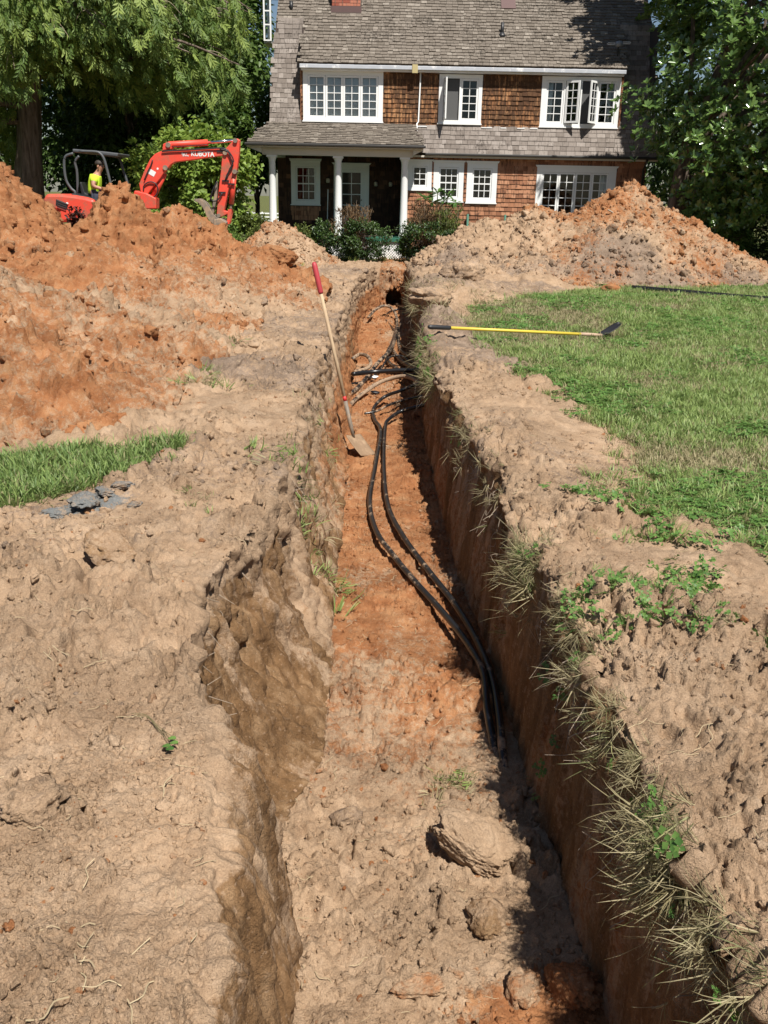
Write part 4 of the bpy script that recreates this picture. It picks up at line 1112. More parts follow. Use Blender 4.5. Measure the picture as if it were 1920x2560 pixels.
# ------------------------------------------------------------------ excavator
EY = 20.5
def Z4(x, y, Y=EY): return at_y(100 + x * 0.3255, 320 + y * 0.3255, Y)
def P4(pts, Y=EY): return [(p.x, p.z) for p in (Z4(a, b, Y) for a, b in pts)]
gz_e = float(ground_z(-5.8, EY))
exc = empty('mini_excavator', (-5.9, EY, gz_e))
tag(exc, 'red compact excavator with raised boom and dark canopy behind the left heap', 'excavator')
for s in (-1, 1):
    yc = EY + s * 0.52
    tr = MB()
    prof = [(-6.95, gz_e + 0.22), (-6.88, gz_e + 0.08), (-6.7, gz_e), (-5.1, gz_e), (-4.92, gz_e + 0.08), (-4.85, gz_e + 0.22), (-4.92, gz_e + 0.38), (-5.1, gz_e + 0.45), (-6.7, gz_e + 0.45), (-6.88, gz_e + 0.38)]
    tr.prism(prof, yc - 0.15, yc + 0.15)
    tro = tr.build('track', M['black'], exc, bevel=0.02)
    b = MB()
    for k in range(20):
        x = -6.7 + k * 0.082
        b.box((x, yc - 0.155, gz_e - 0.02), (x + 0.04, yc + 0.155, gz_e + 0.003)); b.box((x, yc - 0.155, gz_e + 0.448), (x + 0.04, yc + 0.155, gz_e + 0.47))
    o = b.build('track_lugs', M['black'], tro); o['kind'] = 'stuff'
b = MB(); b.box((-6.4, EY - 0.36, gz_e + 0.18), (-5.3, EY + 0.36, gz_e + 0.5)); b.lathe((-5.85, EY, gz_e + 0.45), [(0.4, 0), (0.4, 0.18)], 24); b.build('undercarriage', M['steel_dirty'], exc)
b = MB(); b.box((-4.75, EY - 0.66, gz_e + 0.02), (-4.68, EY + 0.66, gz_e + 0.34)); b.build('dozer_blade', M['red'], exc, bevel=0.02)
b = MB(); b.box((-6.7, EY - 0.6, gz_e + 0.63), (-5.05, EY + 0.6, gz_e + 0.86)); b.build('platform', M['black'], exc, bevel=0.04)
# counterweight / hood: rounded red body
hood_pts = P4([(120, 505), (235, 505), (330, 515), (420, 530), (480, 548), (500, 600), (505, 720), (210, 720), (215, 640), (100, 595), (102, 545)])
b = MB(); b.prism(hood_pts, EY - 0.60, EY + 0.60); hood = b.build('engine_hood', M['red'], exc, bevel=0.06)
b = MB(); b.prism(P4([(122, 545), (205, 578), (212, 625), (120, 590)], EY - 0.61), EY - 0.615, EY - 0.595); b.build('grille', M['black'], hood, bevel=0.01)
b = MB()
for k in range(4):
    y_ = 556 + k * 16
    b.prism(P4([(130, y_), (200, y_ + 26), (200, y_ + 31), (130, y_ + 5)], EY - 0.62), EY - 0.623, EY - 0.612)
o = b.build('grille_slats', simple('grille_grey', (0.06, 0.05, 0.05), 0.6, 0.1), hood); o['kind'] = 'stuff'
b = MB(); b.prism(P4([(75, 600), (110, 598), (215, 645), (215, 690), (120, 670), (75, 640)]), EY - 0.62, EY + 0.62); b.build('rear_bumper', M['black'], exc, bevel=0.03)
b = MB(); b.tube([Z4(205, 578, EY - 0.615), Z4(213, 578, EY - 0.63)], 0.018, 8); b.build('hood_latch', M['decal_white'], hood)
# seat
b = MB(); b.prism(P4([(330, 420), (345, 412), (375, 500), (470, 520), (470, 550), (350, 540)]), EY - 0.25, EY + 0.25); b.build('seat', M['black'], exc, bevel=0.03)
b = MB(); b.prism(P4([(300, 500), (500, 545), (700, 570), (700, 640), (300, 640)]), EY - 0.5, EY + 0.55); b.build('floor_console', M['black'], exc, bevel=0.02)
for dx in (0, 20):
    b = MB(); b.tube([Z4(510 + dx, 560, EY - 0.2 + dx * 0.02), Z4(515 + dx, 480, EY - 0.2 + dx * 0.02)], [0.012, 0.02], 8); b.build('control_lever', M['black'], exc)
# canopy
for k, (dy_, pts) in enumerate(((-0.33, [(300, 178), (420, 182), (460, 195), (490, 235), (515, 320), (540, 420), (562, 515)]), (0.55, [(480, 205), (590, 220), (615, 245), (640, 330), (668, 410), (690, 520)]),
                                (-0.33, [(255, 195), (200, 215), (186, 260), (190, 340), (205, 410), (240, 465), (268, 490), (268, 520)]), (0.5, [(300, 215), (270, 260), (285, 340), (290, 470), (292, 520)]))):
    b = MB(); b.tube(spline([Z4(a, c, EY + dy_) for a, c in pts], 5), 0.027, 10); b.build('canopy_post', M['canopy'], exc, smooth=True)
p0 = Z4(285, 178, EY); p1 = Z4(625, 205, EY)
b = MB(); b.prism([(p0.x, p0.z - 0.03), (p1.x, p1.z - 0.05), (p1.x + 0.02, p1.z + 0.02), (p1.x - 0.3, p1.z + 0.05), (p0.x, p0.z + 0.035)], EY - 0.30, EY + 0.62); b.build('canopy_roof', M['canopy'], exc, bevel=0.02)
# boom
BY0, BY1 = EY - 0.10, EY + 0.10
boom_pts = P4([(760, 430), (800, 330), (845, 238), (880, 200), (940, 172), (1100, 163), (1250, 158), (1380, 157), (1425, 172), (1442, 195), (1430, 212), (1330, 222), (1180, 245), (1040, 262), (1005, 280), (985, 305), (960, 330), (925, 385), (880, 440), (820, 515), (790, 520), (770, 480)], BY0)
b = MB(); b.prism(boom_pts, BY0, BY1); boom = b.build('boom', M['red'], exc, bevel=0.015)
b = MB(); b.prism(P4([(945, 122), (985, 105), (1010, 120), (1012, 160), (940, 172)], BY0), BY0 - 0.005, BY1 + 0.005); b.build('cylinder_bracket', M['red'], boom, bevel=0.01)
def pin(parent, x, y, r=0.05, Y0=BY0 - 0.03, Y1=BY1 + 0.03):
    c = Z4(x, y, BY0); b = MB(); b.tube([(c.x, Y0, c.z), (c.x, Y1, c.z)], r, 14); b.build('pin', M['steel_dirty'], parent)
pin(boom, 985, 130); pin(boom, 1422, 190, 0.045); pin(boom, 963, 305, 0.05)
b = MB(); b.tube([Z4(990, 128), Z4(1000, 127), Z4(1288, 112)], 0.062, 14); b.build('arm_cylinder', M['red'], exc, smooth=True)
b = MB(); b.tube([Z4(1275, 113), Z4(1495, 96)], 0.030, 12); b.build('arm_cylinder_rod', M['chrome'], exc, smooth=True)
b = MB(); b.tube([Z4(963, 310), Z4(935, 385)], 0.028, 12); b.build('boom_cylinder_rod', M['chrome'], exc, smooth=True)
b = MB(); b.tube([Z4(955, 345, EY + 0.02), Z4(860, 545, EY + 0.02)], 0.065, 14); b.build('boom_cylinder', M['red'], exc, smooth=True)
b = MB(); b.prism(P4([(740, 480), (830, 500), (905, 540), (905, 620), (700, 620)]), EY - 0.16, EY + 0.16); b.build('swing_bracket', M['red'], exc, bevel=0.02)
# stick
stick_pts = P4([(1425, 158), (1470, 110), (1488, 82), (1515, 80), (1532, 95), (1527, 200), (1512, 320), (1500, 350), (1470, 380), (1440, 500), (1412, 635), (1440, 640), (1450, 655), (1375, 690), (1355, 672), (1366, 520), (1388, 330), (1398, 215)], BY0)
b = MB(); b.prism(stick_pts, EY - 0.085, EY + 0.085); stk = b.build('dipper_arm', M['red'], exc, bevel=0.012)
pin(stk, 1500, 97, 0.045); pin(stk, 1495, 335, 0.045); pin(stk, 1372, 672, 0.04)
b = MB(); b.tube([Z4(1492, 350, EY - 0.02), Z4(1470, 585, EY - 0.02)], 0.055, 14); b.build('bucket_cylinder', M['red'], exc, smooth=True)
b = MB(); b.tube([Z4(1471, 575, EY - 0.02), Z4(1462, 640, EY - 0.02)], 0.028, 12); b.build('bucket_cylinder_rod', M['steel_dirty'], exc, smooth=True)
b = MB(); b.prism(P4([(1450, 625), (1475, 620), (1478, 645), (1460, 735), (1440, 735)]), EY - 0.10, EY - 0.06); b.prism(P4([(1450, 625), (1475, 620), (1478, 645), (1460, 735), (1440, 735)]), EY + 0.06, EY + 0.10); b.build('bucket_link', M['red'], exc)
# thumb: curved two-plate claw
def ribbon(pts, w):
    pts = [Vector((a, 0, c)) for a, c in P4(pts)]
    L, R_ = [], []
    for i, p in enumerate(pts):
        t = (pts[min(i + 1, len(pts) - 1)] - pts[max(i - 1, 0)]).normalized(); n = Vector((-t.z, 0, t.x))
        ww = w[i]; L.append((p.x + n.x * ww, p.z + n.z * ww)); R_.append((p.x - n.x * ww, p.z - n.z * ww))
    return L + R_[::-1]
tp = ribbon([(1192, 552), (1230, 558), (1268, 588), (1295, 630), (1312, 672), (1345, 705), (1395, 735)], [0.02, 0.045, 0.06, 0.065, 0.075, 0.08, 0.09])
for dy_ in (-0.13, 0.09):
    b = MB(); b.prism(list(tp), EY + dy_, EY + dy_ + 0.04); b.build('thumb', M['steel_dirty'], exc, bevel=0.008)
b = MB(); b.prism(P4([(1315, 660), (1335, 540), (1350, 420), (1366, 410), (1362, 540), (1335, 668)]), EY - 0.05, EY + 0.05); b.build('thumb_cylinder', M['steel_dirty'], exc, bevel=0.02)
# bucket, curled under
bp = P4([(1350, 700), (1400, 690), (1452, 722), (1440, 745), (1415, 770), (1395, 830), (1372, 868), (1352, 860), (1345, 790)])
b = MB(); b.prism(bp, EY - 0.24, EY + 0.24); bk = b.build('bucket', M['steel_dirty'], exc, bevel=0.02)
for k in range(4):
    y_ = EY - 0.21 + k * 0.14
    p = P4([(1350, 855), (1374, 868), (1362, 905)]); b = MB(); b.prism(p, y_ - 0.03, y_ + 0.03); b.build('tooth', M['steel_dirty'], bk)
# hoses
for pts, r in (([(935, 180), (1000, 175), (1150, 168), (1370, 155), (1430, 165), (1470, 210), (1485, 260), (1455, 320), (1430, 390)], 0.014), ([(1380, 160), (1440, 180), (1465, 230), (1478, 290), (1440, 350), (1422, 400)], 0.013),
               ([(1360, 410), (1330, 470), (1312, 530), (1330, 560), (1365, 552), (1400, 500)], 0.014), ([(795, 480), (800, 440), (840, 415), (885, 425), (905, 470), (895, 510), (868, 535)], 0.014),
               ([(1010, 145), (1100, 140), (1200, 133), (1285, 128)], 0.009), ([(865, 245), (850, 290), (830, 330), (800, 400)], 0.012)):
    b = MB(); b.tube(spline([Z4(a, c, BY0 - 0.03) for a, c in pts], 5), r, 8); b.build('hydraulic_hose', M['black'], exc, smooth=True)
for (x, y) in ((1425, 405), (1400, 495), (1385, 180), (1470, 430)):
    c = Z4(x, y, BY0); b = MB(); b.box((c.x - 0.07, BY0 - 0.02, c.z - 0.015), (c.x + 0.07, BY0 + 0.02, c.z + 0.015)); b.build('hose_clip', M['black'], exc)
# lettering and sticker on the boom
def text(body, size, loc, rotz, mat, parent, name, bold=0.0, sx=1.0):
    cu = bpy.data.curves.new(name, 'FONT'); cu.body = body; cu.size = size; cu.offset = bold; cu.extrude = 0.001; cu.align_x = 'LEFT'
    to = bpy.data.objects.new(name + '_tmp', cu); col.objects.link(to)
    dg = bpy.context.evaluated_depsgraph_get(); me = bpy.data.meshes.new_from_object(to.evaluated_get(dg))
    bpy.data.objects.remove(to); bpy.data.curves.remove(cu)
    me.name = name
    me.materials.clear()
    o = link(name, me, mat, parent)
    me.transform(Matrix.Translation(Vector(loc) - world_loc(parent)) @ Matrix.Rotation(rotz, 4, 'Y') @ Matrix.Rotation(math.pi / 2, 4, 'X') @ Matrix.Diagonal((sx, 1, 1, 1)))
    return o
c = Z4(1160, 213, BY0)
text('KUBOTA', 0.13, (c.x, BY0 - 0.004, c.z - 0.003), math.radians(0.5), M['decal_white'], boom, 'boom_lettering', 0.0035, 0.92)
c = Z4(1088, 202, BY0); text('Super', 0.05, (c.x, BY0 - 0.004, c.z), 0.0, M['decal_white'], boom, 'small_lettering', 0.002)
c = Z4(1096, 217, BY0); text('Series', 0.05, (c.x, BY0 - 0.004, c.z), 0.0, M['decal_white'], boom, 'small_lettering', 0.002)
b = MB(); b.prism(P4([(845, 312), (892, 340), (874, 374), (828, 348)], BY0), BY0 - 0.004, BY0 + 0.01); b.build('white_sticker', M['decal_white'], boom)
b = MB(); b.prism(P4([(900, 303), (912, 308), (907, 322), (895, 317)], BY0), BY0 - 0.004, BY0 + 0.01); b.build('small_sticker', M['decal_white'], boom)

# ------------------------------------------------------------------ operator
def skin_mesh(name, chain, parent, mat, sub=2, extra=None):
    """chain: {id: ((x,y,z), radius, parent id)}"""
    ids = list(chain); ix = {k: i for i, k in enumerate(ids)}
    me = bpy.data.meshes.new(name)
    me.from_pydata([chain[k][0] for k in ids], [(ix[k], ix[chain[k][2]]) for k in ids if chain[k][2]], [])
    o = bpy.data.objects.new(name, me); col.objects.link(o)
    md = o.modifiers.new('skin', 'SKIN'); md.use_smooth_shade = True
    for k in ids:
        r = chain[k][1]; r = (r, r) if isinstance(r, (int, float)) else r
        me.skin_vertices[0].data[ix[k]].radius = r
        me.skin_vertices[0].data[ix[k]].use_root = (chain[k][2] is None)
    s = o.modifiers.new('sub', 'SUBSURF'); s.levels = sub; s.render_levels = sub
    bpy.context.view_layer.update()
    dg = bpy.context.evaluated_depsgraph_get(); m2 = bpy.data.meshes.new_from_object(o.evaluated_get(dg)); m2.name = name
    bpy.data.objects.remove(o)
    m2.materials.clear()
    m2.transform(Matrix.Translation(-world_loc(parent))); m2.update()
    return link(name, m2, mat, parent)
OY = EY - 0.22
def J(x, y, dy_=0.0): return tuple(Z4(x, y, OY + dy_))
per = empty('person', (J(430, 545)[0], OY, J(430, 545)[2]))
tag(per, 'person in yellow green shirt and sunglasses seated on the excavator', 'person')
body = {'pel': (J(425, 525), 0.13, None), 'waist': (J(418, 480), 0.125, 'pel'), 'chest': (J(425, 420), (0.135, 0.15), 'waist'), 'neckb': (J(440, 360), 0.085, 'chest'), 'neck': (J(450, 335), 0.055, 'neckb'),
        'jaw': (J(464, 312), 0.068, 'neck'), 'skull': (J(462, 285), 0.085, 'jaw'), 'crown': (J(460, 272), 0.06, 'skull')}
for s, sg in (('l', 1), ('r', -1)):
    body['sh' + s] = (J(418, 388, sg * 0.17), 0.07, 'chest'); body['el' + s] = (J(408, 448, sg * 0.24), 0.046, 'sh' + s)
    body['wr' + s] = (J(478, 468, sg * 0.20), 0.032, 'el' + s); body['pa' + s] = (J(503, 474, sg * 0.19), 0.036, 'wr' + s)
    for f_ in range(4):
        body['f%d%s' % (f_, s)] = (J(522, 470 + f_ * 5, sg * 0.19 - 0.03 + 0.02 * f_), 0.010, 'pa' + s); body['g%d%s' % (f_, s)] = (J(528, 480 + f_ * 5, sg * 0.19 - 0.03 + 0.02 * f_), 0.008, 'f%d%s' % (f_, s))
    body['th' + s] = (J(510, 462, sg * 0.15), 0.010, 'pa' + s)
    body['hip' + s] = (J(440, 528, sg * 0.10), 0.095, 'pel'); body['kn' + s] = (J(570, 525, sg * 0.14), 0.068, 'hip' + s); body['an' + s] = (J(585, 640, sg * 0.14), 0.045, 'kn' + s); body['toe' + s] = (J(630, 650, sg * 0.14), 0.04, 'an' + s)
pb = skin_mesh('body', body, per, M['skin'])
shirt = {'waist2': (J(422, 512), 0.150, None), 'waist': (J(418, 480), 0.145, 'waist2'), 'chest': (J(425, 420), (0.158, 0.172), 'waist'), 'neckb': (J(437, 368), 0.105, 'chest'), 'nk': (J(443, 352), 0.085, 'neckb')}
for s, sg in (('l', 1), ('r', -1)):
    shirt['sh' + s] = (J(418, 388, sg * 0.17), 0.092, 'chest'); shirt['el' + s] = (J(411, 425, sg * 0.215), 0.074, 'sh' + s)
skin_mesh('shirt', shirt, per, M['hivis'])
tr_ = {'pel': (J(425, 528), 0.145, None)}
for s, sg in (('l', 1), ('r', -1)):
    tr_['hip' + s] = (J(445, 530, sg * 0.10), 0.112, 'pel'); tr_['kn' + s] = (J(566, 526, sg * 0.14), 0.084, 'hip' + s); tr_['sh' + s] = (J(580, 600, sg * 0.14), 0.068, 'kn' + s)
skin_mesh('trousers', tr_, per, M['navy'])
hd = J(461, 279); hb = MB()
hb.lathe((hd[0] - 0.012, hd[1], hd[2] - 0.01), [(0.093, 0.0), (0.094, 0.03), (0.083, 0.065), (0.055, 0.092), (0.01, 0.103)], 18); hb.build('hair', M['hair'], per, smooth=True)
gl_ = J(484, 291); b = MB()
for s in (-1, 1):
    b.prism([(gl_[0] - 0.012, gl_[2] - 0.02), (gl_[0] + 0.004, gl_[2] - 0.02), (gl_[0] + 0.006, gl_[2] + 0.02), (gl_[0] - 0.01, gl_[2] + 0.02)], gl_[1] + s * 0.035 - 0.028, gl_[1] + s * 0.035 + 0.028)
    b.tube([(gl_[0] - 0.005, gl_[1] + s * 0.066, gl_[2] + 0.008), (gl_[0] - 0.10, gl_[1] + s * 0.082, gl_[2] + 0.012)], 0.005, 6)
b.build('sunglasses', M['black'], per)
nz = J(489, 303); b = MB(); b.tube([(nz[0] - 0.02, nz[1], nz[2] + 0.03), (nz[0] + 0.012, nz[1], nz[2] - 0.005), (nz[0] - 0.015, nz[1], nz[2] - 0.015)], [0.012, 0.016, 0.012], 8); b.build('nose', M['skin'], per, smooth=True)
for s in (-1, 1):
    ea = J(458, 297); b = MB(); b.tube([(ea[0], ea[1] + s * 0.083, ea[2] - 0.03), (ea[0] - 0.008, ea[1] + s * 0.097, ea[2]), (ea[0], ea[1] + s * 0.088, ea[2] + 0.03)], [0.01, 0.017, 0.01], 8); b.build('ear', M['skin'], per, smooth=True)

# ------------------------------------------------------------------ shovels
def shovel(name_label, grip, end, r, handle_mat, grip_mat, grip_len, band, socket_len, blade_fn, steel):
    g = Vector(grip); e = Vector(end); d = (e - g); L = d.length; d.normalize()
    root = empty('shovel', tuple(e)); tag(root, name_label, 'shovel')
    b = MB(); b.tube([g + d * grip_len * 0.7, g + d * (L - socket_len * 0.6)], r, 12); b.build('handle', handle_mat, root, smooth=True)
    b = MB(); b.tube([g - d * 0.005, g + d * 0.01, g + d * 0.04, g + d * (grip_len - 0.02), g + d * grip_len], [r * 0.6, r * 1.25, r * 1.5, r * 1.42, r * 1.15], 14); b.build('grip', grip_mat, root, smooth=True)
    if band:
        b = MB(); b.tube([g + d * (L - socket_len - 0.05), g + d * (L - socket_len)], r * 1.06, 12); b.build('painted_band', band, root, smooth=True)
    b = MB(); b.tube([g + d * (L - socket_len), g + d * (L - 0.12), e], [r * 1.18, r * 1.15, r * 0.8], 12); b.build('socket', steel, root, smooth=True)
    blade_fn(root, e, d)
    return root
M['dirty_wood_blade'] = simple('mud_caked_blade', (0.26, 0.175, 0.11), 0.85, 0.25, 14, 0.2, 0.0, (0.36, 0.25, 0.16), 0.5, 0.3)
def blade_plate(root, o, ax, sd, up, w, l, mat, curl=0.02, point=False, dish=0.02):
    n, m = 9, 11; vs = []; fs = []
    for j in range(m):
        v = j / (m - 1)
        ww = w * (1.0 if not point else (1 if v < 0.55 else max(0.02, math.sqrt(max(0, 1 - ((v - 0.55) / 0.46) ** 2)))))
        if v < 0.08: ww *= 0.9
        for i in range(n):
            u = i / (n - 1) * 2 - 1
            p = o + ax * (l * v) + sd * (u * ww / 2) + up * (dish * u * u + curl * (v * v))
            vs.append(p)
    for j in range(m - 1):
        for i in range(n - 1):
            a = j * n + i; fs.append((a, a + 1, a + 1 + n, a + n))
    b = MB(); b.add(vs, fs); ob = b.build('blade', mat, root, smooth=True)
    md = ob.modifiers.new('thick', 'SOLIDIFY'); md.thickness = 0.006
def blade1(root, e, d):
    ax = Vector((0.52, -0.55, -0.66)).normalized()
    sd = Vector((0.62, 0.75, -0.1)); sd = (sd - ax * sd.dot(ax)).normalized()
    up = sd.cross(ax).normalized()
    if up.z < 0: up = -up
    blade_plate(root, e - ax * 0.03, ax, sd, up, 0.24, 0.30, M['dirty_wood_blade'], 0.03, False, 0.015)
e1 = at_y(884, 1094, 9.55)
g1 = at_y(678 * K_, 567 * K_, 9.75)
shovel('wooden shovel with red grip leaning on the left trench wall', g1, e1, 0.019, M['wood'], M['grip_red'], 0.32, M['band_red'], 0.40, blade1, M['steel_dirty'])
g2 = at_z(925 * K_, 706 * K_, 0.26); e2 = at_y(1300 * K_, 724 * K_, 12.0)
g2.z = max(g2.z, 0.10)
def blade2(root, e, d):
    ax = Vector((0.80, 0.30, 0.30)).normalized(); sd = Vector((0.30, -0.95, 0.10)); sd = (sd - ax * sd.dot(ax)).normalized(); up = ax.cross(sd).normalized()
    if up.z < 0: up = -up
    blade_plate(root, e + Vector((0.0, 0, -0.01)), ax, sd, up, 0.23, 0.30, M['black'], 0.05, True, 0.03)
shovel('yellow handled shovel with black grip lying from the trench edge onto the lawn', g2, e2, 0.019, M['yellow'], M['black'], 0.30, None, 0.34, blade2, simple('pinkish_socket', (0.46, 0.32, 0.22), 0.7, 0.15, 9))

# ------------------------------------------------------------------ black pipes
def pipe(pts, r, label, mud=0.0, name='black_pipe', seg=8, group='black pipes in the trench'):
    path = spline(pts, seg)
    b = MB(); b.tube(path, r, 12)
    mid = path[len(path) // 2]
    o = b.build(name, M['pipe'], None, smooth=True)
    yv = np.array([v.co.y for v in o.data.vertices]); set_attr(o.data, 'mud', mud + 0.22 * sm(4.4, 3.5, yv) + 0.05 * vnoise(yv * 2.1, 0 * yv, 0 * yv, 5))
    tag(o, label, 'pipe', group)
    return o
def Dp(x, y, z): return at_z(x * K_, y * K_, z)
def Z7(x, y, z): return at_z(700 + 0.3014 * x, 600 + 0.3014 * y, z)
fz = -0.845
def R7(x, y, Y, z):   # end that runs into the right wall
    p = at_y(700 + 0.3014 * x, 600 + 0.3014 * y, Y); return p
pipe([Z7(1330, 1185, -0.52), Z7(1150, 1198, -0.58), Z7(1000, 1250, -0.66), Z7(860, 1305, -0.76), Z7(775, 1400, fz), Z7(785, 1490, fz), Dp(822, 930, fz), Dp(812, 1000, fz), Dp(799, 1080, fz), Dp(812, 1145, fz), Dp(850, 1200, fz), Dp(900, 1260, fz), Dp(950, 1315, fz),
      Dp(1003, 1380, fz + 0.012), Dp(1042, 1450, fz + 0.015), Dp(1052, 1530, fz), Dp(1064, 1600, fz - 0.035), Dp(1075, 1680, fz - 0.10)], 0.0215, 'left one of the two long black pipes curving down the trench', -0.02, seg=10)
pipe([Z7(1300, 1345, -0.62), Z7(1120, 1388, -0.70), Z7(1000, 1422, -0.76), Z7(900, 1490, fz + 0.03), Dp(832, 925, fz), Dp(829, 1000, fz), Dp(838, 1090, fz), Dp(872, 1160, fz), Dp(930, 1238, fz), Dp(985, 1308, fz), Dp(1032, 1388, fz), Dp(1062, 1465, fz), Dp(1078, 1550, fz),
      Dp(1086, 1630, fz - 0.03), Dp(1095, 1700, fz - 0.10)], 0.0215, 'right one of the two long black pipes curving down the trench', -0.04, seg=10)
pipe([Z7(560, 1390, fz), Z7(640, 1310, fz), Z7(720, 1250, fz + 0.05), Z7(820, 1185, fz + 0.13), Z7(950, 1140, -0.64), Z7(1060, 1135, -0.60), Z7(1150, 1185, -0.60), Z7(1230, 1290, -0.64)], 0.028, 'mud covered pipe arching from the shovel to the right wall', 0.16)
pipe([Z7(600, 1112, -0.72), Z7(760, 1095, -0.72), Z7(900, 1085, -0.70), Z7(1050, 1080, -0.68), Z7(1270, 1080, -0.66)], 0.032, 'clean straight black pipe crossing the trench', -0.12)
pipe([Z7(980, 1142, -0.76), Z7(1080, 1122, -0.72), Z7(1280, 1085, -0.68)], 0.024, 'short black pipe end below the straight crossing pipe', -0.10)
pipe([Z7(560, 1290, fz), Z7(640, 1230, fz), Z7(720, 1140, fz + 0.03), Z7(820, 1010, -0.72), Z7(915, 915, -0.66), Z7(950, 830, fz + 0.06), Z7(972, 720, fz + 0.03), Z7(960, 620, -0.72), Z7(915, 558, -0.62), Z7(850, 548, -0.60), Z7(790, 580, -0.66), Z7(735, 640, -0.72)],
     0.030, 'muddy pipe snaking from the left wall and looping over at the far bend', 0.10)
pipe([Z7(600, 985, -0.72), Z7(660, 950, -0.68), Z7(725, 965, -0.66), Z7(752, 1020, -0.70), Z7(720, 1065, -0.76), Z7(600, 1100, -0.80)], 0.028, 'muddy pipe loop beside the left wall', 0.14)
pipe([Z7(1040, 1120, fz), Z7(960, 1060, fz), Z7(895, 1000, fz + 0.02), Z7(890, 930, fz + 0.05), Z7(930, 850, fz + 0.03), Z7(955, 760, fz), Z7(968, 680, fz)], 0.026, 'dark pipe hooking under the muddy one', 0.03)
pipe([Z7(1270, 1090, -0.74), Z7(1110, 1060, -0.76), Z7(1010, 1005, -0.78), Z7(940, 920, fz + 0.06), Z7(925, 870, fz + 0.03), Z7(950, 790, fz)], 0.028, 'brown muddied pipe curving into the right wall', 0.07)
pipe([Z7(1230, 985, -0.72), Z7(1110, 975, -0.76), Z7(1020, 935, fz + 0.03), Z7(985, 870, fz), Z7(990, 760, fz), Z7(1005, 670, fz), Z7(1022, 585, fz)], 0.026, 'rightmost thin muddy pipe along the right wall', 0.10)
pipe([Z7(1190, 560, -0.70), Z7(1070, 556, -0.74), Z7(990, 542, -0.78), Z7(950, 510, fz), Z7(955, 475, fz), Z7(985, 455, fz)], 0.034, 'dark bundle pipe bending out of the tunnel mouth', 0.03)
pipe([Z7(900, 545, fz), Z7(915, 510, fz), Z7(935, 470, fz), Z7(960, 452, fz)], 0.030, 'brown pipe stub below the tunnel mouth', 0.14)
pipe([Z7(560, 1200, fz), Z7(700, 1170, fz), Z7(820, 1090, fz + 0.04), Z7(900, 980, -0.70), Z7(1000, 960, -0.68), Z7(1090, 1010, -0.72), Z7(1250, 1030, -0.72)], 0.016, 'thin black cable wandering across below the brown muddied pipe', -0.02)
pipe([Z7(1220, 900, -0.66), Z7(1090, 905, -0.72), Z7(1000, 860, fz), Z7(940, 740, fz), Z7(880, 660, fz), Z7(900, 600, fz + 0.04), Z7(1000, 575, -0.76), Z7(1180, 590, -0.72)], 0.017, 'thin black cable looping before the tunnel bend', 0.0)
pipe([Z7(700, 1440, fz), Z7(800, 1420, fz + 0.02), Z7(900, 1370, fz + 0.06), Z7(1020, 1330, -0.76), Z7(1270, 1270, -0.66)], 0.015, 'thin black cable lying between the two long pipe ends', 0.02)
p0 = at_z(1365 * K_, 622 * K_, 0.07); p1 = at_z(1700 * K_, 650 * K_, 0.05)
o = pipe([p0, p0.lerp(p1, 0.3), p0.lerp(p1, 0.65) + Vector((0, 0.05, -0.01)), p1, p1 + (p1 - p0).normalized() * 1.5], 0.055, 'thick black pipe lying on the lawn below the right heap', -0.3, group='pipe on lawn')
# scraps of plastic
def scrap(label, p, size, c, seed):
    me = rock_mesh('plastic_scrap', seed, 3, (1.4, 0.9, 0.35), 0.5, 0.9); me.transform(Matrix.Diagonal((size, size, size, 1)))
    o = link('plastic_scrap', me, simple('scrap_plastic', c, 0.35, 0.15, 20)); o.location = p; tag(o, label, 'plastic scrap'); return o
scrap('blue plastic scrap on the dirt before the middle shrub', at_z(876, 637, 0.16), 0.075, (0.09, 0.20, 0.42), 31)
scrap('blue plastic wrap at the tunnel mouth', Z7(1010, 462, -0.80), 0.10, (0.12, 0.18, 0.34), 32)
scrap('white plastic scrap beside the straight black pipe', Z7(785, 1135, -0.83), 0.05, (0.75, 0.75, 0.73), 33)
scrap('small black plastic scrap on the trench floor below the muddy arch', Z7(790, 1262, -0.84), 0.05, (0.02, 0.02, 0.022), 34)

# ------------------------------------------------------------------ bench, broom, stick, fence
bn = empty('garden_bench', (2.68, 26.6, 0.05)); tag(bn, 'green wooden garden bench against the house wall', 'bench')
for x in (2.16, 3.20):
    b = MB(); b.prism([(x - 0.03, 0.05), (x + 0.03, 0.05), (x + 0.03, 0.75), (x - 0.03, 0.75)], 26.72, 26.78); b.build('leg', M['bench_green'], bn)
    b = MB(); b.box((x - 0.03, 26.25, 0.05), (x + 0.03, 26.31, 0.68)); b.build('leg', M['bench_green'], bn)
    b = MB(); b.tube([(x, 26.76, 0.74), (x, 26.86, 1.20)], 0.032, 8); b.build('back_post', M['bench_green'], bn)
    b = MB(); b.box((x - 0.03, 26.22, 0.682), (x + 0.03, 26.72, 0.72)); b.build('armrest', M['bench_green'], bn)
for k in range(4):
    b = MB(); b.box((2.12, 26.26 + k * 0.12, 0.48), (3.24, 26.35 + k * 0.12, 0.51)); b.build('seat_slat', M['bench_green'], bn)
for k, z in enumerate((0.80, 0.92)):
    b = MB(); b.box((2.19, 26.76 + k * 0.03, z - 0.035), (3.17, 26.79 + k * 0.03, z + 0.035)); b.build('back_slat', M['bench_green'], bn)
br = empty('broom', (-1.85, 28.5, 0.56)); tag(br, 'white topped broom standing against the dark porch wall', 'broom')
b = MB(); b.tube([(-1.85, 28.48, 0.72), (-1.83, 28.55, 1.78)], 0.014, 8); b.build('stick', M['white'], br)
b = MB(); b.prism([(-1.99, 0.56), (-1.71, 0.56), (-1.79, 0.74), (-1.91, 0.74)], 28.45, 28.51); b.build('bristles', M['twig'], br)
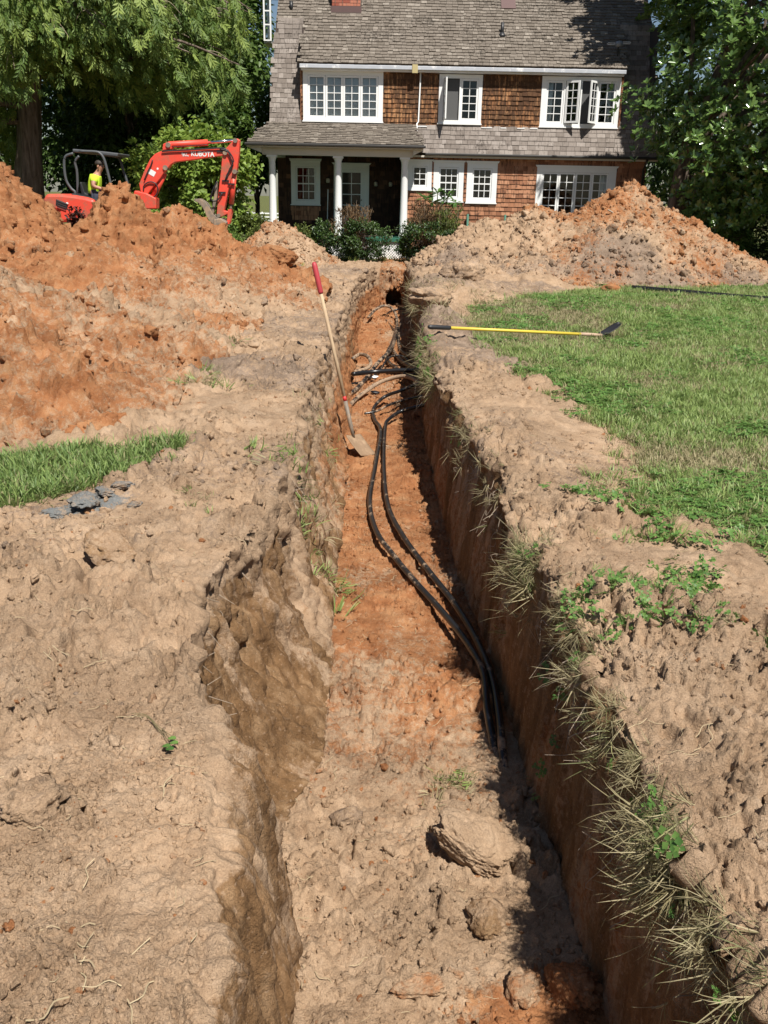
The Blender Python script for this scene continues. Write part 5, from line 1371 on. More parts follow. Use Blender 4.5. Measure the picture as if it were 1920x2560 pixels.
def zx(x, y): return at_y(1480 + x * 0.2652, 360 + y * 0.2652, 20.9)
b = MB(); b.tube(spline([zx(150, 620), zx(210, 660), zx(222, 730), zx(150, 790), zx(60, 812), zx(30, 780)], 5), [0.018] * 26, 7)
o = b.build('bare_root', M['twig'], None, smooth=True); tag(o, 'bent bare root lying on the face of the right heap', 'root')
fn = empty('paddock_fence', (-14, 112, -2)); tag(fn, 'white post and rail paddock fence in the far field', 'fence')
gzf = float(ground_z(-12, 112))
for k in range(30):
    x = -34 + k * 1.2
    b = MB(); b.box((x - 0.07, 111.93, gzf - 0.1), (x + 0.07, 112.07, gzf + 1.25)); b.build('post', M['white'], fn)
for z in (0.25, 0.62, 1.02):
    b = MB(); b.box((-34.2, 111.88, gzf + z), (0.9, 111.92, gzf + z + 0.14)); b.build('rail', M['white'], fn)
# ------------------------------------------------------------------ foliage
def rand_dirs(n, rg):
    v = rg.normal(size=(n, 3)); return v / np.linalg.norm(v, axis=1, keepdims=True)
def leaves_mesh(name, P, D, N, L, Wd, rg, fold=0.25, rnd=None):
    """P base points, D leaf direction, N rough normal; L, Wd per leaf sizes. Two triangles folded along the midrib."""
    D = D / np.linalg.norm(D, axis=1, keepdims=True)
    S = np.cross(D, N); S /= np.maximum(np.linalg.norm(S, axis=1, keepdims=True), 1e-6)
    U = np.cross(S, D)
    L = np.asarray(L)[:, None]; Wd = np.asarray(Wd)[:, None]
    a = P; t = P + D * L - U * L * 0.12
    l = P + D * L * 0.5 + S * Wd * 0.5 + U * Wd * fold; r = P + D * L * 0.5 - S * Wd * 0.5 + U * Wd * fold
    V = np.stack([a, r, t, l], 1).reshape(-1, 3)
    n = len(P); i = np.arange(n)[:, None] * 4
    F = np.concatenate([i + np.array([[0, 1, 2]]), i + np.array([[0, 2, 3]])], 0)
    me = np_mesh(name, V, F, smooth=False)
    rn = rg.random(n) if rnd is None else rnd
    set_attr(me, 'rnd', np.repeat(rn, 4))
    return me
def oval_leaves_mesh(name, P, D, N, L, Wd, rg, rnd):
    D = D / np.linalg.norm(D, axis=1, keepdims=True)
    S = np.cross(D, N); S /= np.maximum(np.linalg.norm(S, axis=1, keepdims=True), 1e-6); U = np.cross(S, D)
    L = np.asarray(L)[:, None]; Wd = np.asarray(Wd)[:, None]
    pts = [P] + [P + D * L * f + S * Wd * sg * w + U * (Wd * 0.10 - L * 0.06 * f * f) for f, w, sg in ((0.38, 0.46, -1), (0.76, 0.40, -1))] + [P + D * L - U * L * 0.07] + \
          [P + D * L * f + S * Wd * sg * w + U * (Wd * 0.10 - L * 0.06 * f * f) for f, w, sg in ((0.76, 0.40, 1), (0.38, 0.46, 1))]
    V = np.stack(pts, 1).reshape(-1, 3); n = len(P); i = np.arange(n)[:, None] * 6
    F = np.concatenate([i + np.array([[0, 1, 2, 3]]), i + np.array([[0, 3, 4, 5]])], 0)
    me = np_mesh(name, V, F, smooth=False); set_attr(me, 'rnd', np.repeat(rnd, 6)); return me
def crown_points(c, r, n, rg, nclump=60, csize=0.28, shell=0.55, lo=-1.0):
    """leaf positions in clumps spread through an ellipsoid, denser near the shell"""
    d = rand_dirs(nclump * 3, rg); d = d[d[:, 2] > lo][:nclump]
    rad = shell + (1 - shell) * rg.random(len(d)) ** 0.6
    cc = d * rad[:, None]
    k = rg.integers(0, len(cc), n)
    off = rand_dirs(n, rg) * (rg.random(n) ** 0.45)[:, None] * csize * (0.6 + 0.8 * rg.random(len(cc)))[k][:, None]
    p = cc[k] + off
    out = p / np.maximum(np.linalg.norm(p, axis=1, keepdims=True), 1e-6)
    return np.array(c) + p * np.array(r), out, (k % 17) / 17.0, np.array(c) + cc * np.array(r)
def trunk_mesh(path, radii, n=12, seed=0):
    b = MB(); b.tube(spline(path, 6), [float(np.interp(i / (len(path) * 6 - 6), np.linspace(0, 1, len(radii)), radii)) for i in range((len(path) - 1) * 6 + 1)], n)
    return b
def broad_tree(name, label, base, height, c, r, nleaf, size, mat, seed, cat='tree', group=None, nclump=70, csize=0.25, trunk_r=0.22, droop=0.2, lo=-0.9, branches=14, shell=0.5, wl=0.5):
    rg = np.random.default_rng(seed)
    t = empty(name, base); tag(t, label, cat, group)
    P, out, rn, cl = crown_points(c, r, nleaf, rg, nclump, csize, shell, lo)
    D = out * 0.7 + rand_dirs(nleaf, rg) * 0.9; D[:, 2] -= droop
    N = rand_dirs(nleaf, rg) * 0.6 + np.array([0, -0.1, 0.8]) + out * 0.3
    me = leaves_mesh('crown', P, D, N, size * (0.6 + 0.7 * rg.random(nleaf)), size * wl * (0.7 + 0.6 * rg.random(nleaf)), rg, 0.2, np.clip(rn * 0.5 + 0.5 * rg.random(nleaf), 0, 1))
    me.transform(Matrix.Translation(-Vector(base))); link('crown', me, mat, t)
    b = MB(); bx, by, bz = base
    top = (c[0], c[1], c[2] + r[2] * 0.4)
    path = [Vector(base), Vector(((bx * 2 + c[0]) / 3 + 0.1, (by * 2 + c[1]) / 3, bz + (top[2] - bz) * 0.35)), Vector(((bx + c[0] * 2) / 3, (by + c[1] * 2) / 3, bz + (top[2] - bz) * 0.7)), Vector(top)]
    sp = spline(path, 6); b.tube(sp, [trunk_r * (1.25 - 1.1 * i / (len(sp) - 1)) for i in range(len(sp))], 10)
    for k in range(branches):
        s = sp[int(rg.integers(len(sp) // 4, len(sp) - 2))]; e = Vector(cl[int(rg.integers(0, len(cl)))])
        m = s.lerp(e, 0.5) + Vector((0, 0, 0.1 * height * (rg.random() - 0.3)))
        q = spline([s, m, e], 4); b.tube(q, [trunk_r * 0.35 * (1.05 - i / (len(q) - 1)) + 0.008 for i in range(len(q))], 6)
    b.build('trunk', M['bark'], t, smooth=True)
    return t
M['leaf_dark'] = leaf_material('dark_leaf', (0.03, 0.06, 0.015), (0.10, 0.17, 0.035), 0.5, 0.25)
M['leaf_mid'] = leaf_material('mid_leaf', (0.05, 0.10, 0.02), (0.16, 0.25, 0.05), 0.5, 0.3)
M['leaf_lime'] = leaf_material('lime_leaf', (0.12, 0.22, 0.035), (0.34, 0.44, 0.085), 0.5, 0.4)
M['leaf_mag'] = leaf_material('glossy_magnolia_leaf', (0.07, 0.14, 0.035), (0.26, 0.38, 0.10), 0.18, 0.25, 0.8)
M['leaf_cedar'] = leaf_material('cedar_spray', (0.09, 0.16, 0.035), (0.33, 0.42, 0.10), 0.55, 0.35)
M['leaf_shrub'] = leaf_material('shrub_leaf', (0.022, 0.05, 0.014), (0.09, 0.15, 0.035), 0.4, 0.2, 0.5)
M['leaf_big'] = leaf_material('big_plant_leaf', (0.05, 0.12, 0.03), (0.13, 0.25, 0.06), 0.4, 0.3)
M['leaf_brown'] = leaf_material('dry_seed_head', (0.10, 0.055, 0.025), (0.24, 0.15, 0.07), 0.8, 0.2)
M['leaf_olive'] = leaf_material('olive_feathery_leaf', (0.06, 0.09, 0.02), (0.20, 0.24, 0.05), 0.6, 0.3)
M['leaf_red'] = leaf_material('burgundy_leaf', (0.03, 0.012, 0.012), (0.12, 0.035, 0.02), 0.5, 0.2)
M['petal'] = simple('white_petal', (0.78, 0.74, 0.62), 0.6, 0.05)

# trees behind
for i, (x, y, h, rx, rz, n, mk, lab) in enumerate((
        (-7.4, 36.0, 12.5, 2.9, 4.6, 24000, 'leaf_mid', 'tall mid green tree just left of the house, behind it'),
        (-10.5, 39.0, 13, 4.4, 6.6, 26000, 'leaf_dark', 'tall dark tree behind the excavator'),
        (-17.5, 37.0, 12, 4.6, 6.2, 20000, 'leaf_dark', 'dark tree behind the cedar trunk at the left edge'),
        (-8.6, 33.0, 7.5, 2.7, 3.7, 18000, 'leaf_dark', 'dark bushy tree between the lime shrub and the porch'),
        (12.5, 36.0, 12, 4.6, 6.4, 16000, 'leaf_dark', 'dark tree behind the magnolia at the right edge'))):
    gz = float(ground_z(x, y))
    broad_tree('broadleaf_tree', lab, (x, y, gz), h, (x, y, gz + h * 0.52), (rx, rx * 0.9, rz), n, 0.26, M[mk], 400 + i, 'tree', 'dark trees behind the garden', 90, 0.24, 0.26, 0.25, -1.0, 12, 0.45)
gz = float(ground_z(-5.6, 25.6))
broad_tree('lime_shrub', 'large lime green shrub behind the raised excavator boom', (-4.95, 24.3, gz), 3.4, (-4.95, 24.3, gz + 1.75), (1.45, 1.0, 1.5), 14000, 0.14, M['leaf_lime'], 430, 'shrub', None, 60, 0.26, 0.07, 0.15, -0.9, 12, 0.5, 0.75)

# magnolia
def magnolia():
    rg = np.random.default_rng(440)
    base = (7.3, 24.9, 0.0)
    t = empty('magnolia_tree', base); tag(t, 'glossy leaved magnolia in front of the right end of the house', 'tree')
    c = np.array((9.85, 25.2, 5.6)); r = np.array((4.1, 3.5, 5.4))
    nros = 12500
    P, out, rn, cl = crown_points(c, r, nros, rg, 210, 0.19, 0.66, -0.95)
    # an arm of the crown reaching in over the roof, above the picture
    P2, out2, rn2, cl2 = crown_points((7.2, 26.9, 9.4), (1.6, 1.4, 1.6), 900, rg, 26, 0.3, 0.4, -1)
    P = np.concatenate([P, P2]); out = np.concatenate([out, out2]); rn = np.concatenate([rn, rn2])
    keep = ~((P[:, 1] > 26.4) & (P[:, 0] < 7.4) & (P[:, 2] < 6.2))
    keep &= ~((P[:, 0] < 7.0) & (P[:, 2] < 2.5) & (P[:, 1] < 26))
    tt_ = (27.0 - P[:, 1]) / 0.58; xs_ = P[:, 0] - 0.27 * tt_; zs_ = P[:, 2] - tt_
    keep &= ~((xs_ < 6.3) & (zs_ > 2.3) & (zs_ < 4.9) & (P[:, 1] < 27))
    keep &= ~((P[:, 0] < 6.45 + 0.35 * vnoise(P[:, 0] * 1.5, P[:, 1] * 1.5, P[:, 2] * 1.5, 441)) & (P[:, 2] > 4.3) & (P[:, 2] < 7.3))
    P, out, rn = P[keep], out[keep], rn[keep]
    n = len(P); k = 7
    ax = out * 0.6 + rand_dirs(n, rg) * 0.4 + np.array([0, -0.1, 0.75]); ax /= np.linalg.norm(ax, axis=1, keepdims=True)
    s = np.cross(ax, rand_dirs(n, rg)); s /= np.linalg.norm(s, axis=1, keepdims=True); u = np.cross(ax, s)
    PP, DD, NN, RR_ = [], [], [], []
    for j in range(k):
        an = 2 * np.pi * j / k + rg.random(n) * 0.6
        d = s * np.cos(an)[:, None] + u * np.sin(an)[:, None]
        DD.append(d * 0.9 + ax * (0.4 + 0.5 * rg.random(n))[:, None]); NN.append(ax); PP.append(P - ax * 0.05 * rg.random(n)[:, None]); RR_.append(np.clip(rn * 0.5 + 0.5 * rg.random(n), 0, 1))
    PP, DD, NN, RR_ = map(np.concatenate, (PP, DD, NN, RR_))
    me = oval_leaves_mesh('crown', PP, DD, NN, 0.165 * (0.7 + 0.6 * rg.random(len(PP))), 0.075 * (0.8 + 0.4 * rg.random(len(PP))), rg, RR_)
    me.transform(Matrix.Translation(-Vector(base))); link('crown', me, M['leaf_mag'], t)
    b = MB()
    sp = spline([Vector(base), Vector((7.32, 24.95, 1.6)), Vector((7.6, 25.1, 3.4)), Vector((8.6, 25.3, 6.0)), Vector((9.6, 25.5, 9.0))], 6)
    b.tube(sp, [0.24 - 0.18 * i / (len(sp) - 1) for i in range(len(sp))], 12)
    for q in range(26):
        a = sp[int(rg.integers(5, len(sp) - 2))]; e = Vector(cl[int(rg.integers(0, len(cl)))])
        if e.y > 26.4 and e.x < 7.4: continue
        p = spline([a, a.lerp(e, 0.5) + Vector((0, 0, 0.3)), e], 4); b.tube(p, [0.07 * (1.05 - i / (len(p) - 1)) + 0.01 for i in range(len(p))], 6)
    b.build('trunk', M['bark'], t, smooth=True)
magnolia()

# cedar with hanging sprays
def cedar():
    rg = np.random.default_rng(450)
    gz = float(ground_z(-9.8, 26.4)); base = (-9.8, 26.4, gz)
    t = empty('cedar_tree', base); tag(t, 'old cedar with thick trunk and drooping sprays behind the left heap', 'tree')
    b = MB()
    sp = spline([Vector(base), Vector((-9.8, 26.4, 1.4)), Vector((-9.6, 26.4, 3.4)), Vector((-9.3, 26.5, 6.5)), Vector((-9.2, 26.5, 12.5))], 8)
    n = 18; vs = []; fs = []
    for i, p in enumerate(sp):
        r = 0.46 - 0.36 * i / (len(sp) - 1) + 0.2 * math.exp(-(p.z - gz) / 0.5)
        for k in range(n):
            a = 2 * math.pi * k / n; rr = r * (1 + 0.16 * math.sin(5 * a + 0.3 * i) + 0.07 * math.sin(11 * a + i * 0.7)); vs.append((p.x + rr * math.cos(a), p.y + rr * math.sin(a), p.z))
    for i in range(len(sp) - 1):
        for k in range(n): fs.append((i * n + k, i * n + (k + 1) % n, (i + 1) * n + (k + 1) % n, (i + 1) * n + k))
    b.add(vs, fs); b.build('trunk', M['bark'], t, smooth=True)
    br = MB(); twg = MB()
    SP, SD, SR = [], [], []
    nb = 135
    for k in range(nb):
        az = rg.random() * 2 * math.pi
        h = 2.9 + 9.2 * rg.random() ** 1.0
        L = (6.9 - 0.25 * (h - 3)) * (0.55 + 0.5 * rg.random())
        if math.sin(az) < 0 and h < 4.2: L *= 0.8
        if math.cos(az) > -0.35: h = max(h, 4.9 + 1.5 * rg.random())
        s = sp[min(len(sp) - 2, int(h / 11.5 * len(sp)))]
        s = Vector((s.x, s.y, h))
        d = Vector((math.cos(az), math.sin(az) * 0.95, 0))
        up = 0.5 * rg.random()
        pts = [s, s + d * L * 0.35 + Vector((0, 0, up)), s + d * L * 0.7 + Vector((0, 0, up * 0.7 - 0.15)), s + d * L + Vector((0, 0, -0.35 - 0.5 * rg.random()))]
        q = spline(pts, 6); br.tube(q, [0.075 * (1.03 - i / (len(q) - 1)) + 0.012 for i in range(len(q))], 6)
        ns = int(17 * L)
        for j in range(ns):
            f = 0.12 + 0.88 * rg.random() ** 0.7
            p = q[min(len(q) - 1, int(f * (len(q) - 1)))].copy()
            side = Vector((-d.y, d.x, 0)) * (rg.random() - 0.5) * 2.0 * (0.25 + 0.55 * f * (1.35 - f))
            drop = 0.1 + 1.0 * rg.random() ** 1.4
            e = p + side + Vector((0, 0, -drop))
            for sib in range(2): SP.append((e + Vector(rg.normal(size=3)) * 0.10)[:]); SD.append((d * 0.35 + side * 0.5 + Vector((0, 0, -0.75 - 0.4 * rg.random())) + Vector(rg.normal(size=3)) * 0.2)[:]); SR.append(0.25 * (k % 5) / 5 + 0.65 * rg.random())
            if rg.random() < 0.11:
                e = p + (d * (rg.random() - 0.2) + side * 0.8 + Vector((0, 0, -0.5 * rg.random()))) * 0.9
                twg.tube(spline([p, p.lerp(e, 0.5) + Vector((0, 0, 0.1)), e], 3), [0.010, 0.009, 0.008, 0.007, 0.006, 0.005, 0.004], 4)
    SP = np.array(SP); SD = np.array(SD); SR = np.array(SR)
    zmin = 3.75 + 0.55 * vnoise(SP[:, 0] * 1.3, SP[:, 1] * 1.3, 0.5, 451) - 1.5 * sm(-8.6, -9.6, SP[:, 0])
    keep = ~((SP[:, 0] > -3.1) & (SP[:, 1] > 26.0)) & (SP[:, 2] > zmin) & ~((SP[:, 0] > -4.6) & (SP[:, 2] > 6.2))
    SP, SD, SR = SP[keep], SD[keep], SR[keep]
    SD /= np.linalg.norm(SD, axis=1, keepdims=True)
    n = len(SP)
    A = np.cross(SD, rand_dirs(n, rg)); A /= np.linalg.norm(A, axis=1, keepdims=True); Nn = np.cross(A, SD)
    ls = 0.27 * (0.6 + 0.8 * rg.random(n))
    PP, DD, NN, LL, WW, RR_ = [], [], [], [], [], []
    for j in range(4):
        f = j / 4
        for sgn in (-1, 1):
            PP.append(SP + SD * (ls * f)[:, None]); DD.append(SD * 0.85 + A * sgn * 0.75 + rand_dirs(n, rg) * 0.25); NN.append(Nn)
            LL.append(ls * (0.62 - 0.45 * abs(f - 0.3)) * (0.8 + 0.4 * rg.random(n))); WW.append(np.full(n, 0.052)); RR_.append(np.clip(SR + 0.12 * f, 0, 1))
    PP.append(SP); DD.append(SD); NN.append(Nn); LL.append(ls * 1.25); WW.append(np.full(n, 0.04)); RR_.append(SR)
    me = leaves_mesh('crown', *[np.concatenate(q) for q in (PP, DD, NN, LL, WW)], rg, 0.15, np.concatenate(RR_))
    me.transform(Matrix.Translation(-Vector(base))); link('crown', me, M['leaf_cedar'], t)
    br.build('branches', M['bark'], t, smooth=True)['kind'] = 'stuff'
    o = twg.build('dead_twigs', M['twig'], t, smooth=True); o['kind'] = 'stuff'
cedar()

# shrubs in front of the house
def shrub(label, x, y, r, h, n, mat, seed, size=0.075, group='shrubs before the porch', name='garden_shrub', wl=0.5, droop=0.0):
    gz = float(ground_z(x, y))
    return broad_tree(name, label, (x, y, gz), h, (x, y, gz + h * 0.5), (r, r * 0.8, h * 0.52), n, size, M[mat], seed, 'shrub', group, 45, 0.30, 0.03, droop, -1, 14, 0.5, wl)
def sx(px, Y): return at_y(px * K_, 510 * K_, Y).x
shrub('small dark shrub beside the small dirt mound', sx(694, 25.2), 25.2, 0.45, 0.95, 3500, 'leaf_shrub', 460)
shrub('small olive shrub between the dirt mound and the smaller dark shrub', sx(655, 25.0), 25.0, 0.38, 0.85, 2600, 'leaf_olive', 469)
shrub('rounded dark shrub before the middle porch column', sx(787, 25.0), 25.0, 0.62, 1.05, 5500, 'leaf_shrub', 461)
shrub('widest dark shrub right of the right porch column', sx(935, 25.1), 25.1, 0.86, 1.02, 8000, 'leaf_shrub', 462)
shrub('low leafy shrub under the green bench', sx(1040, 25.5), 25.5, 0.6, 0.75, 4500, 'leaf_mid', 463)
shrub('olive shrub under the excavator bucket', sx(530, 24.2), 24.2, 0.70, 1.05, 5500, 'leaf_olive', 464, 0.08)
shrub('bright green low plant left of the excavator bucket', sx(462, 23.2), 23.2, 0.6, 0.95, 4000, 'leaf_mid', 465, 0.09)
shrub('burgundy leaved bush in front of the excavator hood', Z4(300, 690, 18.9).x, 18.9, 0.30, 1.22, 2500, 'leaf_red', 466, 0.10, None)
broad_tree('broadleaf_tree', 'low green tree between the excavator arm and the porch', (-4.4, 31.5, 0.0), 4.6, (-4.4, 31.5, 3.4), (1.2, 1.2, 1.6), 7000, 0.2, M['leaf_mid'], 431, 'tree', 'dark trees behind the garden', 40, 0.3, 0.08, 0.2, -0.9, 10, 0.45)
shrub('clipped dark hedge at the right edge beyond the heap', 10.6, 25.5, 2.2, 1.9, 12000, 'leaf_shrub', 467, 0.10, None, 'hedge')
shrub('bright green bush at the left end of the dark hedge', 8.7, 24.6, 0.5, 1.25, 3000, 'leaf_mid', 468, 0.09)
def feathery(label, px, py_top, Y, w, n, mat, seed):
    rg = np.random.default_rng(seed)
    x = sx(px, Y); gz = float(ground_z(x, Y)); top = at_y(px * K_, py_top * K_, Y).z
    t = empty('feathery_plant', (x, Y, gz)); tag(t, label, 'plant', 'tall feathery garden plants')
    st = MB(); P, D = [], []
    for k in range(34):
        e = Vector((x + rg.normal() * w, Y + rg.normal() * w * 0.7, gz + (top - gz) * (0.6 + 0.42 * rg.random())))
        q = spline([Vector((x + rg.normal() * 0.12, Y + rg.normal() * 0.1, gz)), Vector((e.x * 0.6 + x * 0.4, e.y, gz + (e.z - gz) * 0.5)), e], 4)
        st.tube(q, [0.007 - 0.0006 * i for i in range(len(q))], 4)
        for j in range(n // 34):
            f = 0.35 + 0.65 * rg.random(); p = q[min(len(q) - 1, int(f * (len(q) - 1)))]
            P.append((p.x + rg.normal() * 0.05, p.y + rg.normal() * 0.05, p.z + rg.normal() * 0.04)); D.append((rg.normal() * 0.7, rg.normal() * 0.7, 0.6 + rg.random()))
    P = np.array(P); D = np.array(D); m = len(P)
    me = leaves_mesh('seed_heads', P, D, rand_dirs(m, rg), 0.09 * (0.6 + rg.random(m)), 0.016 + 0.012 * rg.random(m), rg)
    me.transform(Matrix.Translation(-Vector((x, Y, gz)))); link('seed_heads', me, M[mat], t)
    o = st.build('stems', M['twig'], t); o['kind'] = 'stuff'
feathery('tall brown feathery plant behind the middle shrub', 768, 432, 25.4, 0.22, 3000, 'leaf_brown', 470)
feathery('tall brown feathery plant above the widest shrub', 925, 425, 25.5, 0.24, 4200, 'leaf_brown', 471)
feathery('yellow green feathery plant right of the big leaved plant', 962, 440, 25.4, 0.22, 3600, 'leaf_olive', 472)
def big_leaf_plant():
    rg = np.random.default_rng(480); Y = 25.9; x = sx(945, Y); gz = float(ground_z(x, Y)); t = empty('big_leaf_plant', (x, Y, gz)); tag(t, 'big leaved green plant in front of the pair of windows', 'plant')
    P, D, L = [], [], []; st = MB()
    for (px, py) in ((918, 425), (945, 412), (968, 415), (985, 432), (935, 430), (958, 428)):
        e = at_y(px * K_, py * K_ + 6, Y + rg.normal() * 0.15); st.tube(spline([Vector((x, Y, gz)), Vector((x * 0.5 + e.x * 0.5, Y, 0.9)), e], 4), 0.012, 6)
        for j in range(13):
            a = rg.random() * 6.28; P.append(e[:]); D.append((math.cos(a), math.sin(a) * 0.9, 0.25 + 0.5 * rg.normal())); L.append(0.22 + 0.12 * rg.random())
    P, D, L = np.array(P), np.array(D), np.array(L)
    me = leaves_mesh('leaf_crown', P, D, np.tile([0, -0.2, 1.0], (len(P), 1)), L, L * 0.26, rg, 0.1); me.transform(Matrix.Translation(-Vector((x, Y, gz)))); link('leaf_crown', me, M['leaf_big'], t)
    st.build('stems', M['leaf_olive'], t)['kind'] = 'stuff'
big_leaf_plant()

# ------------------------------------------------------------------ grass, crumbs, roots (scattered)
def scatter(name, sources, P, R, S, idx, label, cat=None, extra=None):
    """one object whose points carry copies of small source meshes"""
    me = bpy.data.meshes.new(name); me.vertices.add(len(P)); me.vertices.foreach_set('co', np.ascontiguousarray(P, np.float32).ravel())
    a = me.attributes.new('rot', 'FLOAT_VECTOR', 'POINT'); a.data.foreach_set('vector', np.ascontiguousarray(R, np.float32).ravel())
    set_attr(me, 'scl', S)
    a = me.attributes.new('pick', 'INT', 'POINT'); a.data.foreach_set('value', np.ascontiguousarray(idx, np.int32))
    for k_, v_ in (extra or {}).items(): set_attr(me, k_, v_)
    me.update()
    o = link(name, me)
    ng = bpy.data.node_groups.new(name + '_nodes', 'GeometryNodeTree')
    ng.interface.new_socket('Geometry', in_out='INPUT', socket_type='NodeSocketGeometry'); ng.interface.new_socket('Geometry', in_out='OUTPUT', socket_type='NodeSocketGeometry')
    gi = ng.nodes.new('NodeGroupInput'); go = ng.nodes.new('NodeGroupOutput')
    g2i = ng.nodes.new('GeometryNodeGeometryToInstance')
    for src in reversed(sources):
        oi = ng.nodes.new('GeometryNodeObjectInfo'); oi.inputs['Object'].default_value = src; ng.links.new(oi.outputs['Geometry'], g2i.inputs[0])
    iop = ng.nodes.new('GeometryNodeInstanceOnPoints'); iop.inputs['Pick Instance'].default_value = True
    ng.links.new(gi.outputs[0], iop.inputs['Points']); ng.links.new(g2i.outputs[0], iop.inputs['Instance'])
    def na(nm, typ):
        n = ng.nodes.new('GeometryNodeInputNamedAttribute'); n.data_type = typ; n.inputs['Name'].default_value = nm; return n.outputs['Attribute']
    e2r = ng.nodes.new('FunctionNodeEulerToRotation'); ng.links.new(na('rot', 'FLOAT_VECTOR'), e2r.inputs[0]); ng.links.new(e2r.outputs[0], iop.inputs['Rotation'])
    ng.links.new(na('scl', 'FLOAT'), iop.inputs['Scale']); ng.links.new(na('pick', 'INT'), iop.inputs['Instance Index'])
    ng.links.new(iop.outputs[0], go.inputs[0])
    md = o.modifiers.new('scatter', 'NODES'); md.node_group = ng
    tag(o, label, cat, None, 'stuff')
    return o
def src_obj(name, me, mat):
    me.materials.append(mat); return bpy.data.objects.new(name, me)
def blade_tuft(name, seed, nb, h, spread, lean, width, mat, droop=0.5):
    rg = np.random.default_rng(seed); V = []; F = []; Rn = []
    for k in range(nb):
        a = rg.random() * 6.283; r = spread * math.sqrt(rg.random()); bx, by = r * math.cos(a), r * math.sin(a)
        a2 = a + rg.normal() * 0.9; ln = lean * (0.3 + rg.random()); hh = h * (0.5 + 0.7 * rg.random()); w = width * (0.7 + 0.6 * rg.random())
        dx, dy = math.cos(a2), math.sin(a2); px, py = -dy, dx; b0 = len(V); rr = rg.random()
        for j, f in enumerate((0, 0.4, 0.75, 1.0)):
            out = ln * hh * f ** 1.5; z = hh * f * (1 - droop * ln * 0.5 * f * f)
            ww = w * (1, 0.9, 0.6, 0.0)[j] / 2
            if j < 3: V += [(bx + dx * out - px * ww, by + dy * out - py * ww, z), (bx + dx * out + px * ww, by + dy * out + py * ww, z)]; Rn += [rr, rr]
            else: V.append((bx + dx * out, by + dy * out, z)); Rn.append(rr)
        F += [(b0, b0 + 1, b0 + 3), (b0, b0 + 3, b0 + 2), (b0 + 2, b0 + 3, b0 + 5), (b0 + 2, b0 + 5, b0 + 4), (b0 + 4, b0 + 5, b0 + 6)]
    me = np_mesh(name, np.array(V), np.array(F)); set_attr(me, 'rnd', np.array(Rn)); return src_obj(name, me, mat)
def clover_tuft(name, seed, n, h, mat):
    rg = np.random.default_rng(seed); P, D, N, L = [], [], [], []
    for k in range(n):
        c = np.array((rg.normal() * 0.035, rg.normal() * 0.035, h * (0.5 + 0.6 * rg.random())))
        a0 = rg.random() * 6.28
        for j in range(3):
            a = a0 + j * 2.1; P.append(c); D.append((math.cos(a), math.sin(a), 0.15)); N.append((0.2 * rg.normal(), 0.2 * rg.normal(), 1)); L.append(0.016 + 0.01 * rg.random())
    P, D, N, L = map(np.array, (P, D, N, L))
    me = leaves_mesh(name, P, D, N, L, L * 0.95, rg, 0.08); return src_obj(name, me, mat)
M['grass'] = leaf_material('lawn_grass', (0.15, 0.235, 0.06), (0.37, 0.46, 0.15), 0.5, 0.3)
M['grass_olive'] = leaf_material('olive_grass', (0.14, 0.16, 0.06), (0.34, 0.33, 0.15), 0.6, 0.3)
M['grass_dry'] = leaf_material('dry_grass', (0.26, 0.22, 0.11), (0.52, 0.45, 0.27), 0.7, 0.3)
M['grass_lush'] = leaf_material('lush_grass', (0.11, 0.19, 0.05), (0.30, 0.39, 0.12), 0.5, 0.3)
M['clover'] = leaf_material('clover_leaf', (0.08, 0.18, 0.04), (0.20, 0.34, 0.08), 0.5, 0.3)
G = [blade_tuft('grass_tuft_%d' % i, 500 + i, 13, 0.060, 0.045, 0.9, 0.0055, M['grass']) for i in range(4)] + \
    [blade_tuft('dry_tuft_%d' % i, 510 + i, 11, 0.050, 0.05, 1.1, 0.0045, M['grass_dry']) for i in range(2)] + [clover_tuft('clover_%d' % i, 520 + i, 6, 0.045, M['clover']) for i in range(2)]
rg = np.random.default_rng(530)
def eul(n, tilt=0.2): return np.stack([rg.normal(size=n) * tilt, rg.normal(size=n) * tilt, rg.random(n) * 6.283], 1)
def lawn_points(x0, x1, y0, y1, dens, pow_=1.0):
    n = int((x1 - x0) * (y1 - y0) * dens); x = x0 + (x1 - x0) * rg.random(n); y = y0 + (y1 - y0) * rg.random(n)
    keep = rg.random(n) < lawn_mask(x, y) ** pow_
    return x[keep], y[keep]
xs, ys = [], []
for (a, b_, c, d, de) in ((1.3, 4.2, 2.6, 6.0, 1050), (1.2, 6.0, 6.0, 9.5, 800), (1.0, 8.5, 9.5, 14.0, 480), (1.0, 12.0, 14.0, 19.8, 330), (6.5, 14, 19.8, 25, 140)):
    x, y = lawn_points(a, b_, c, d, de); xs.append(x); ys.append(y)
x = np.concatenate(xs); y = np.concatenate(ys); n = len(x)
z = ground_z(x, y) - 0.004
dry = 1.2 * fbm(x * 1.1, y * 1.1, 0 * x + 5, 4, 540) + 0.35 * sm(1.6, 0.3, x - lawnR(y)) + 0.55 * sm(1.8, 0.8, np.hypot((x - 2.0), (y - 13.6) * 0.6))
u = rg.random(n); pick = np.where(u < 0.30 + 0.75 * np.clip(dry, -0.25, 0.8), 4 + rg.integers(0, 2, n), rg.integers(0, 4, n))
clv = (rg.random(n) < 0.30 * sm(0.0, 0.5, fbm(x * 1.4, y * 1.4, 0 * x + 9, 2, 541)) + 0.28 * sm(6.2, 4.8, y)); pick = np.where(clv, 6 + rg.integers(0, 2, n), pick)
S = (0.75 + 0.5 * rg.random(n)) * np.interp(y, [3, 8, 14, 20], [1.0, 1.15, 1.45, 1.7])
scatter('lawn_grass', G, np.stack([x, y, z], 1), eul(n), S, pick, 'mown lawn grass with clover right of the trench', 'grass')
